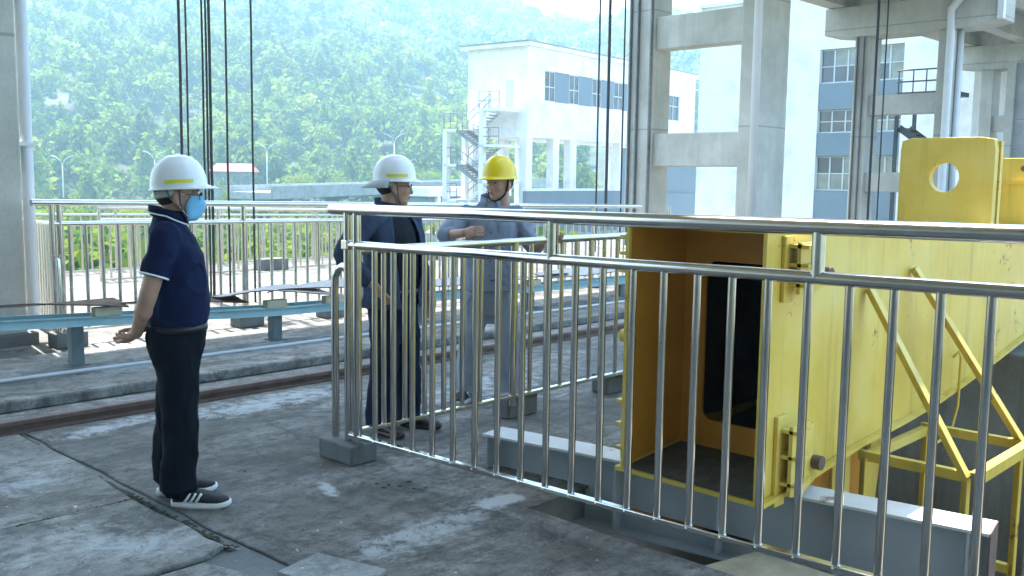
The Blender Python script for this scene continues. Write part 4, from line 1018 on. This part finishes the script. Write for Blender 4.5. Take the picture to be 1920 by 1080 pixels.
def helmet(parent, T, mat, stripe, strap, liner='liner_grey', cape=False, tilt=-8):
    TT = T @ Matrix.Translation((-.004, 0, .045)) @ Matrix.Rotation(R(tilt), 4, 'Y')
    n = 48; m_ = 14; vs = []; fs = []
    def prof(t, ph):
        rr = math.sin(t)**.86; c, s = math.cos(ph), math.sin(ph)
        x, y = .136*rr*c, .112*rr*s; z = .148*math.cos(t)**.95 if t < math.pi/2-1e-6 else 0.
        z += .005*math.exp(-(y/.016)**2)*(math.cos(t) > .15)          # centre ridge
        for k in (-.038, .038): z += .003*math.exp(-((y-k)/.008)**2)*(math.cos(t) > .3)
        return x, y, z
    for j in range(m_+1):
        t = (.02+.98*j/m_)*math.pi/2
        for k in range(n): vs.append(prof(t, 2*math.pi*k/n))
    for ext in (.35, 1.0):
        for k in range(n):
            ph = 2*math.pi*k/n; x, y, z = prof(math.pi/2, ph); c, s = math.cos(ph), math.sin(ph)
            e = (.010 + .046*max(0, c)**1.6)*ext; vs.append((x+e*c, y+e*s*.9, -.004-.010*ext-.006*max(0, c)*ext))
    for j in range(m_+2):
        for k in range(n): a, b = j*n+k, j*n+(k+1) % n; fs.append((a, a+n, b+n, b))
    fs.append(tuple(range(n)))
    mb = MB().add(vs, fs).xf(TT); o = mb.build('helmet', mat, parent, True)
    sd = o.modifiers.new('solid', 'SOLIDIFY'); sd.thickness = .004; sd.offset = -1
    if stripe:
        for sg in (-1, 1):
            g_ = MB(); k = 9
            for i in range(k):
                for j in range(2):
                    ph = sg*R(112-58*i/(k-1)); t = math.acos(min(1, (.012+.016*j+.0*i)/.148)); x, y, z = prof(t, ph); rr = math.hypot(x, y); q = (rr+.0022)/rr
                    g_.v.append((x*q, y*q, .014+.017*j))
            for i in range(k-1): g_.f.append((2*i, 2*i+1, 2*i+3, 2*i+2))
            g_.xf(TT).build('reflective_strip', stripe, o, True)
    lb = MB()
    for z, f in ((-.046, .96), (-.034, .98), (-.01, 1.)):
        for k in range(32): ph = 2*math.pi*k/32; lb.v.append((-.012+.106*f*math.cos(ph), .088*f*math.sin(ph), z+.012*math.cos(ph)))
    for j in range(2):
        for k in range(32): lb.f.append((j*32+k, j*32+(k+1) % 32, (j+1)*32+(k+1) % 32, (j+1)*32+k))
    keep = [f for f in lb.f if lb.v[f[0]][0] < -.02]; lb.f = keep
    q = lb.xf(TT).build('headband', liner, o, True); q.modifiers.new('solid', 'SOLIDIFY').thickness = .003
    st = MB()
    for s in (-1, 1):
        st.tube([(.012,s*.092,.035),(.016,s*.086,-.02),(.028,s*.074,-.075),(.045,s*.04,-.112),(.05,0,-.122)], [(.008,.003)]*5, 8)
        st.tube([(-.055,s*.086,.03),(-.028,s*.088,-.02),(.012,s*.083,-.055)], [(.006,.003)]*3, 8)
    st.xf(T).build('chin_strap', strap, o, True)
    if cape:
        cp = MB(); k = 15
        for i in range(k):
            ph = R(105+150*i/(k-1)); c, s = math.cos(ph), math.sin(ph)
            for e, z in ((0, .004), (.035, -.016), (.085*abs(c)**.5+.01, -.050)): cp.v.append(((.118+e)*c, (.100+e)*s, z))
        for i in range(k-1):
            for j in range(2): a = i*3+j; cp.f.append((a, a+1, a+4, a+3))
        q = cp.xf(TT).build('neck_shade', 'liner_grey', o, True); q.modifiers.new('solid', 'SOLIDIFY').thickness = .004
    return o
def face_bits(parent, T, glasses=False, mask=False):
    h = MB(); h.ell((-.040,0,.016), (.082,.0775,.084), n=20, m=12); h.xf(T).build('hair', 'hair', parent, True)
    for s in (-1, 1):
        e = MB().ell((.0835,s*.030,.004), (.006,.0135,.0048), n=10, m=6); e.xf(T).build('eye', 'eye_dark', parent, True)
        e = MB().tube([(.083,s*.012,.026),(.088,s*.030,.031),(.072,s*.050,.024)], [.003,.0042,.002], 6); e.xf(T).build('eyebrow', 'hair', parent, True)
    if not mask:
        e = MB().ell((.0965,0,-.0615), (.005,.021,.0035), n=12, m=6).xf(T); e.build('mouth', 'lips', parent, True)
    if glasses:
        e = MB()
        for s in (-1, 1):
            e.tube([(.102,s*.034+.021*math.cos(a),.004+.017*math.sin(a)) for a in np.linspace(0, 6.283, 17)], .0022, 6, caps=False)
            e.tube([(.1,s*.056,.008),(.05,s*.078,.008),(-.01,s*.084,.004)], .0022, 6)
        e.tube([(.103,-.013,.006),(.106,0,.008),(.103,.013,.006)], .002, 6); e.xf(T).build('glasses', 'glasses', parent, True)
    if mask:
        g_ = MB(); nu, nv_ = 17, 11
        for i in range(nu):
            u = -1+2*i/(nu-1)
            for j in range(nv_):
                v = j/(nv_-1); y = u*.070*(.86+.14*math.sin(v*3.14)); z = .004-.118*v + .012*abs(u)**2*(1-2*v)*.6
                x = .101+.022*math.exp(-(y/.030)**2)*math.exp(-((v-.42)/.30)**2) - 7.0*y*y - .016*(v > .8)*(v-.8)*5 - 60*abs(y)**4*20
                x += .0022*math.sin(v*26)*(1-abs(u))*(.2 < v < .85)
                g_.v.append((x+.004, y, z))
        for i in range(nu-1):
            for j in range(nv_-1): a = i*nv_+j; g_.f.append((a, a+1, a+nv_+1, a+nv_))
        o = g_.xf(T).build('face_mask', 'mask_blue', parent, True); o.modifiers.new('solid', 'SOLIDIFY').thickness = .0025
        lp = MB()
        for s in (-1, 1):
            lp.tube([(.066,s*.068,.006),(.03,s*.083,.006),(-.012,s*.088,.012)], .0018, 5); lp.tube([(.055,s*.068,-.10),(.02,s*.080,-.06),(-.014,s*.088,-.02)], .0018, 5)
        lp.xf(T).build('ear_loop', 'white_cloth', o, True)
def shoe(parent, x, y, rz, mat, sole, stripes=False, ln=.285, trainer=True):
    T = Matrix.Translation((x, y, 0)) @ Matrix.Rotation(rz, 4, 'Z')
    up = MB()
    st = [(-.08,.030,.082,.038),(-.05,.040,.092,.042),(0,.043,.088,.040),(.05,.046,.072,.036),(.10,.050,.058,.03),(.15,.047,.046,.025),(.185,.034,.036,.018),(.20,.014,.028,.010)]
    n = 16; vs = []; fs = []
    for px, w_, h_, _ in st:
        for k in range(n):
            a = 2*math.pi*k/n; c, s = math.cos(a), math.sin(a); vs.append((px, w_*math.copysign(abs(c)**.75, c), .018+max(0, h_*(.5+.5*s))))
    for i in range(len(st)-1):
        for k in range(n): a, b = i*n+k, i*n+(k+1) % n; fs.append((a, a+n, b+n, b))
    fs += [tuple(range(n)), tuple((len(st)-1)*n+k for k in reversed(range(n)))]
    up.add(vs, fs); up.tube([(-.045,0,.06),(-.04,0,.125)], [.042,.040], 14)
    o = organic(up.xf(T), 'shoe', mat, parent, .006, 4)
    pl = []
    for q in range(24):
        a = 2*math.pi*q/24; c, s = math.cos(a), math.sin(a); pl.append((.058+.150*math.copysign(abs(c)**.8, c), (.044+.010*c-.004*(c < -.3))*math.copysign(abs(s)**.8, s)))
    sm = MB(); k0 = len(pl)
    for z, f in ((0, .97), (.012, 1.02), (.03, 1.0)):
        for u, v in pl: sm.v.append(((u-.058)*f+.058, v*f, z + (.012*max(0, (u-.13)/.08)**2) + (.010*(z > .02)*max(0, (-u+.0)/.09))))
    for j in range(2):
        for k in range(k0): sm.f.append((j*k0+k, j*k0+(k+1) % k0, (j+1)*k0+(k+1) % k0, (j+1)*k0+k))
    sm.f += [tuple(reversed(range(k0))), tuple(2*k0+k for k in range(k0))]
    sm.xf(T).build('sole', sole, o, True)
    if stripes:
        for s in (-1, 1):
            for i in range(3):
                x0 = -.012+.028*i
                b = MB(); pts = [(x0, s*.0465, .034), (x0+.016, s*.046, .055), (x0+.030, s*.037, .080)]
                b.tube(pts, [(.0065,.0035)]*3, 8, flat=(0, s, .15)); b.xf(T).build('stripe', 'sole_white', o, True)
def folds(amp, sc, seed):
    def f(c):
        v = mnoise.noise(Vector((c.x*sc[0], c.y*sc[1], c.z*sc[2]+seed)))
        w_ = mnoise.noise(Vector((c.x*sc[0]*2.3+7, c.y*sc[1]*2.3, c.z*sc[2]*2.1+seed)))
        r = 1-abs(v)*2.2
        return amp*(.75*v+.45*w_+.45*max(0, r)**3-.15)
    return f
def collar(parent, mat, cz, cx, r, h, spread=.3, trim=None, open_=True):
    g_ = MB(); n = 34; a0 = R(22) if open_ else 0
    for i in range(n):
        ph = a0+(2*math.pi-2*a0)*i/(n-1); c, s = math.cos(ph), math.sin(ph)
        fd = max(0, c)
        for j, (dr, dz) in enumerate(((.0, 0), (.004, h), (.012, h*1.02), (.013+.014*fd, h*.30-.028*fd))):
            g_.v.append((cx+(r*1.05+dr)*c, (r*.98+dr)*s, cz+dz-.018*c))
    for i in range(n-1):
        for j in range(3): a = i*4+j; g_.f.append((a, a+4, a+5, a+1))
    o = g_.build('collar', mat, parent, True); o.modifiers.new('solid', 'SOLIDIFY').thickness = .004
    if trim:
        e = MB().tube([g_.v[4*i+3] for i in range(n)], .0042, 6); e.build('collar_trim', trim, o, True)
def person(label, loc, rz, S, spec):
    p = thing('person', label, 'person', loc, rz); p.scale = (S, S, S)
    sh, el, wr = spec['shoulder'], spec['elbow'], spec['wrist']
    T = Matrix.Translation(spec.get('head', (-.0, 0, 1.565))) @ Matrix.Rotation(R(spec['head_yaw']), 4, 'Z') @ Matrix.Rotation(R(spec.get('head_pitch', 0)), 4, 'Y')
    b = MB(); head_parts(b, T)
    b.loft([(.84,0,0,.09,.13),(1.0,0,0,.10,.13),(1.2,-.005,0,.095,.15),(1.34,-.02,0,.08,.15),(1.40,-.028,0,.06,.09),(1.44,-.03,0,.055,.058)])
    hips = (-.085, .085)
    for i, s in enumerate((-1, 1)):                    # index 0 = right (-y), 1 = left
        a = limb(b, (sh[i], el[i], wr[i]), (.050, .042, .029))
        b.ell(Vector(el[i]).lerp(Vector(wr[i]), .25), (.044, .044, .05))
        hd = spec['hand'][i]; hand(b, wr[i], hd[0], hd[1], hd[2], hd[3])
        limb(b, ((0, s*.085, .86), spec['knee'][i], spec['ankle'][i]), (.075, .055, .04))
    body = organic(b, 'body', 'skin', p, .0062, 3, None, .4)
    face_bits(body, T, spec.get('glasses'), spec.get('mask'))
    helmet(p, T, *spec['helmet'], **spec.get('hkw', {}))
    # trousers
    t = MB(); w0 = spec.get('girth', 1.0)
    t.loft([(.56,.0,0,.060,.14),(.64,-.002,0,.090,.160),(.72,-.006,0,.116*w0,.170*w0),(.79,-.008,0,.131*w0,.173*w0),(.86,-.006,0,.138*w0,.174*w0),(.93,.004,0,.130*w0,.166*w0),(.955,.006,0,.128*w0,.164*w0)])
    for i, s in enumerate((-1, 1)):
        k, a = Vector(spec['knee'][i]), Vector(spec['ankle'][i]); hw = spec.get('hem', .082)
        limb(t, ((0, s*.085, .84), k, a), (.102*w0, .088, hw), 20, 9)
        t.tube([a+Vector((0,0,.06)), a+Vector((.004,0,.0)), a+Vector((.006,0,-.035))], [hw, hw*1.02, hw*1.06], 18)
    tr = organic(t, 'trousers', spec['trousers'], p, .0085, 5, folds(.014, (9, 9, 5), spec.get('seed', 1)))
    bl = MB(); n = 36
    for z in (.882, .916):
        for k in range(n): ph = 2*math.pi*k/n; c, s = math.cos(ph), math.sin(ph); bl.v.append((.006+(.137*w0)*math.copysign(abs(c)**.83, c), (.173*w0)*math.copysign(abs(s)**.83, s), z))
    for k in range(n): bl.f.append((k, (k+1) % n, n+(k+1) % n, n+k))
    o = bl.build('belt', 'belt', tr, True); o.modifiers.new('solid', 'SOLIDIFY').thickness = .005
    for i in range(2):
        f = spec['foot'][i]; shoe(p, f[0], f[1], f[2], *spec['shoe'])
    return p, tr, T

def sleeves(mb, spec, i, frac, r0, r1, fore=0, r2=.05):
    s, e, w_ = Vector(spec['shoulder'][i]), Vector(spec['elbow'][i]), Vector(spec['wrist'][i])
    inner = Vector((s.x, s.y*.62, s.z-.03))
    if not fore: pts = [inner, s, s.lerp(e, frac)]; rr = [.08, r0, r1]
    else: pts = [inner, s, e, e.lerp(w_, fore)]; rr = [.08, r0, r1, r2]
    P = []; RR = []
    for a in range(len(pts)-1):
        for j in range(6): q = j/6; P.append(pts[a].lerp(pts[a+1], q)); RR.append(rr[a]+(rr[a+1]-rr[a])*q)
    P.append(pts[-1]); RR.append(rr[-1])
    for _ in range(3): P = [P[0]]+[(P[k-1]+P[k]*2+P[k+1])/4 for k in range(1, len(P)-1)]+[P[-1]]
    mb.tube(P, RR, 18); mb.ell(P[0], (.075,.075,.07)); return P, RR

# --- the masked man in the navy polo, hands clasped behind his back
sp = dict(shoulder=((-.028,-.178,1.365),(-.028,.178,1.365)), elbow=((-.120,-.232,1.045),(-.120,.232,1.045)), wrist=((-.185,-.055,.875),(-.170,.060,.885)),
          hand=(((-.60,.60,-.50),(-.3,.3,.9),1,1.0), ((-.6,-.6,-.40),(-.3,-.3,.9),-1,1.1)), head=(.026,0,1.548), head_yaw=-3, head_pitch=4,
          knee=((.012,-.10,.47),(-.03,.095,.47)), ankle=((-.005,-.105,.128),(-.062,.10,.128)), foot=((.045,-.108,R(-16)),(-.035,.105,R(6))),
          helmet=('helmet_white','reflective_yellow','strap_grey'), mask=True, glasses=True, trousers='trousers_black', shoe=('shoe_black','sole_white',True), hem=.090, girth=1.03, seed=3)
p, tr, T = person('man in navy polo shirt, blue face mask and white helmet, hands clasped behind his back', (2.312, 4.52, 0), R(-31), 1.0, sp)
s_ = MB()
s_.loft([(.912,.008,0,.140,.181),(.94,.011,0,.141,.182),(1.03,.018,0,.142,.178),(1.14,.014,0,.136,.180),(1.25,.0,0,.132,.190),(1.33,-.014,0,.112,.188),(1.385,-.026,0,.088,.150),(1.425,-.032,0,.072,.092),(1.445,-.032,0,.066,.072)])
ends = [sleeves(s_, sp, i, .62, .074, .066) for i in range(2)]
shirt = organic(s_, 'polo_shirt', 'polo_navy', p, .0085, 5, folds(.012, (8, 8, 6.5), 8))
for P, RR in ends:
    d_ = (P[-1]-P[-3]).normalized(); a_ = d_.orthogonal().normalized(); b_ = d_.cross(a_)
    tm = MB().tube([P[-1]-d_*.004+(a_*math.cos(q)+b_*math.sin(q))*(RR[-1]*.995) for q in np.linspace(0, 6.283, 25)], .0055, 6, caps=False); tm.build('sleeve_trim', 'white_cloth', shirt, True)
collar(shirt, 'polo_navy', 1.432, -.030, .074, .050, trim='white_cloth')
# --- the man in the open blue jacket, hand on hip
sp = dict(shoulder=((-.02,-.185,1.37),(-.02,.185,1.37)), elbow=((-.10,-.375,1.135),(-.02,.262,1.09)), wrist=((.045,-.225,.955),(.085,.255,.855)),
          hand=(((.5,.35,-.75),(.2,1,.1),1,.35), ((.25,-.05,-1),(-.2,-1,0),1,.5)), head=(.012,0,1.560), head_yaw=42, head_pitch=3,
          knee=((.02,-.105,.47),(.03,.105,.47)), ankle=((-.02,-.115,.09),(.02,.12,.09)), foot=((.01,-.118,R(-12)),(.05,.125,R(14))),
          helmet=('helmet_white','reflective_yellow','strap_grey'), hkw=dict(cape=True, tilt=-4), glasses=True, trousers='trousers_navy', shoe=('shoe_brown','shoe_brown',False), hem=.085, seed=5)
p, tr, T = person('man in open blue jacket and white helmet with neck shade, one hand on hip', (3.985, 4.87, 0), R(-80), 1.02, sp)
s_ = MB().loft([(.90,.004,0,.126,.166),(1.03,.012,0,.130,.166),(1.15,.008,0,.128,.168),(1.26,-.004,0,.118,.172),(1.34,-.016,0,.098,.160),(1.40,-.028,0,.076,.105),(1.437,-.032,0,.064,.068)])
organic(s_, 'shirt', 'shirt_black', p, .009, 5, folds(.007, (7, 7, 5), 2))
jk = MB(); secs = [(.80,-.004,.158,.196),(.86,-.004,.158,.197),(1.0,.004,.156,.195),(1.15,.002,.152,.198),(1.26,-.008,.142,.203),(1.33,-.018,.122,.196),(1.385,-.028,.098,.158),(1.425,-.034,.080,.100),(1.45,-.034,.072,.076)]
na_ = 46; fine = []
for a in range(len(secs)-1):
    for j in range(5): q = j/5; fine.append(tuple(secs[a][k]+(secs[a+1][k]-secs[a][k])*q for k in range(5-1)))
fine.append(secs[-1])
for iz, (z, cx, rx, ry) in enumerate(fine):
    gap = 22+16*max(0, 1-abs(z-1.15)/.35)
    for k in range(na_):
        ph = R(gap)+(2*math.pi-R(2*gap))*k/(na_-1); c, s = math.cos(ph), math.sin(ph)
        nz = .012*mnoise.noise(Vector((c*2.2, s*2.2, z*5))) + .008*mnoise.noise(Vector((c*5, s*5, z*9+4)))
        e = 1+nz/.15; jk.v.append((cx+rx*e*math.copysign(abs(c)**.85, c), ry*e*math.copysign(abs(s)**.85, s), z))
for a in range(len(fine)-1):
    for k in range(na_-1): i = a*na_+k; jk.f.append((i, i+1, i+na_+1, i+na_))
jacket = jk.build('jacket', 'jacket_blue', p, True); jacket.modifiers.new('solid', 'SOLIDIFY').thickness = .008
sl_ = MB(); sleeves(sl_, sp, 0, 1, .082, .070, .86, .052); o1 = organic(sl_, 'sleeve', 'jacket_blue', jacket, .009, 4, folds(.010, (8, 8, 8), 1))
sl_ = MB(); sleeves(sl_, sp, 1, 1, .082, .066, .90, .052); organic(sl_, 'sleeve', 'jacket_blue', jacket, .009, 4, folds(.010, (8, 8, 8), 5))
collar(jacket, 'jacket_blue', 1.425, -.034, .080, .045)
# --- the man in grey blue work clothes, talking and gesturing
sp = dict(shoulder=((-.02,-.178,1.345),(-.02,.178,1.345)), elbow=((.10,-.335,1.19),(.05,.30,1.11)), wrist=((.27,-.170,1.225),(.245,.375,1.175)),
          hand=(((.55,.80,.12),(-.75,.5,-.2),1,.25), ((.5,.8,.15),(-.2,.1,1),-1,.45)), head=(.008,.05,1.562), head_yaw=-36, head_pitch=2,
          knee=((.02,-.13,.47),(.02,.125,.47)), ankle=((-.01,-.165,.09),(.0,.15,.09)), foot=((.02,-.17,R(-18)),(.03,.155,R(14))),
          helmet=('helmet_yellow',None,'strap_black'), hkw=dict(tilt=-2), trousers='work_trousers', shoe=('shoe_black','sole_white',True), hem=.10, seed=9)
p, tr, T = person('man in grey blue work clothes and yellow helmet, gesturing with both hands', (5.04, 5.03, 0), R(222), 1.035, sp)
s_ = MB()
s_.loft([(.80,.0,0,.146,.190),(.86,.0,0,.146,.190),(1.0,.006,0,.144,.184),(1.15,.006,0,.138,.184),(1.25,-.002,0,.130,.190),(1.33,-.014,0,.112,.188),(1.385,-.026,0,.088,.150),(1.425,-.032,0,.072,.092),(1.442,-.032,0,.066,.070)])
ends = [sleeves(s_, sp, 0, 1, .072, .062, .42, .054), sleeves(s_, sp, 1, 1, .072, .062, .35, .054)]
shirt = organic(s_, 'work_shirt', 'work_blue', p, .0085, 4, folds(.015, (8, 8, 7), 4))
collar(shirt, 'work_blue', 1.424, -.032, .072, .050)
pk = MB()
for i in range(7):
    for j in range(7): u = .05+.10*i/6; v = 1.16+.13*j/6; pk.v.append((.1355-.9*(u-.0)**2*1.15+.006-(v-1.16)*.10, u, v))
for i in range(6):
    for j in range(6): a = i*7+j; pk.f.append((a, a+1, a+8, a+7))
o = pk.build('pocket', 'work_blue', shirt, True); o.modifiers.new('solid', 'SOLIDIFY').thickness = .006
for z in (1.32, 1.22, 1.12, 1.02, .92): MB().ell((.152-.05*max(0, z-1.2)/.2*1.2-.002, .0, z), (.004,.007,.007), n=10, m=5).build('button', 'strap_grey', shirt, True)

# ------------------------------------------------------------------ hazy valley air
hz = MB().box(-260, 760, -260, 800, -6.5, 215).build('haze', None)
mh = bpy.data.materials.new('haze'); mh.use_nodes = True; t = mh.node_tree; t.nodes.clear()
pv = t.nodes.new('ShaderNodeVolumePrincipled'); om = t.nodes.new('ShaderNodeOutputMaterial')
pv.inputs['Color'].default_value = (.50,.81,1,1); pv.inputs['Density'].default_value = .0011; pv.inputs['Anisotropy'].default_value = .35
t.links.new(pv.outputs[0], om.inputs['Volume']); hz.data.materials.append(mh); struct(hz, 'stuff', 'pale blue haze in the valley air')
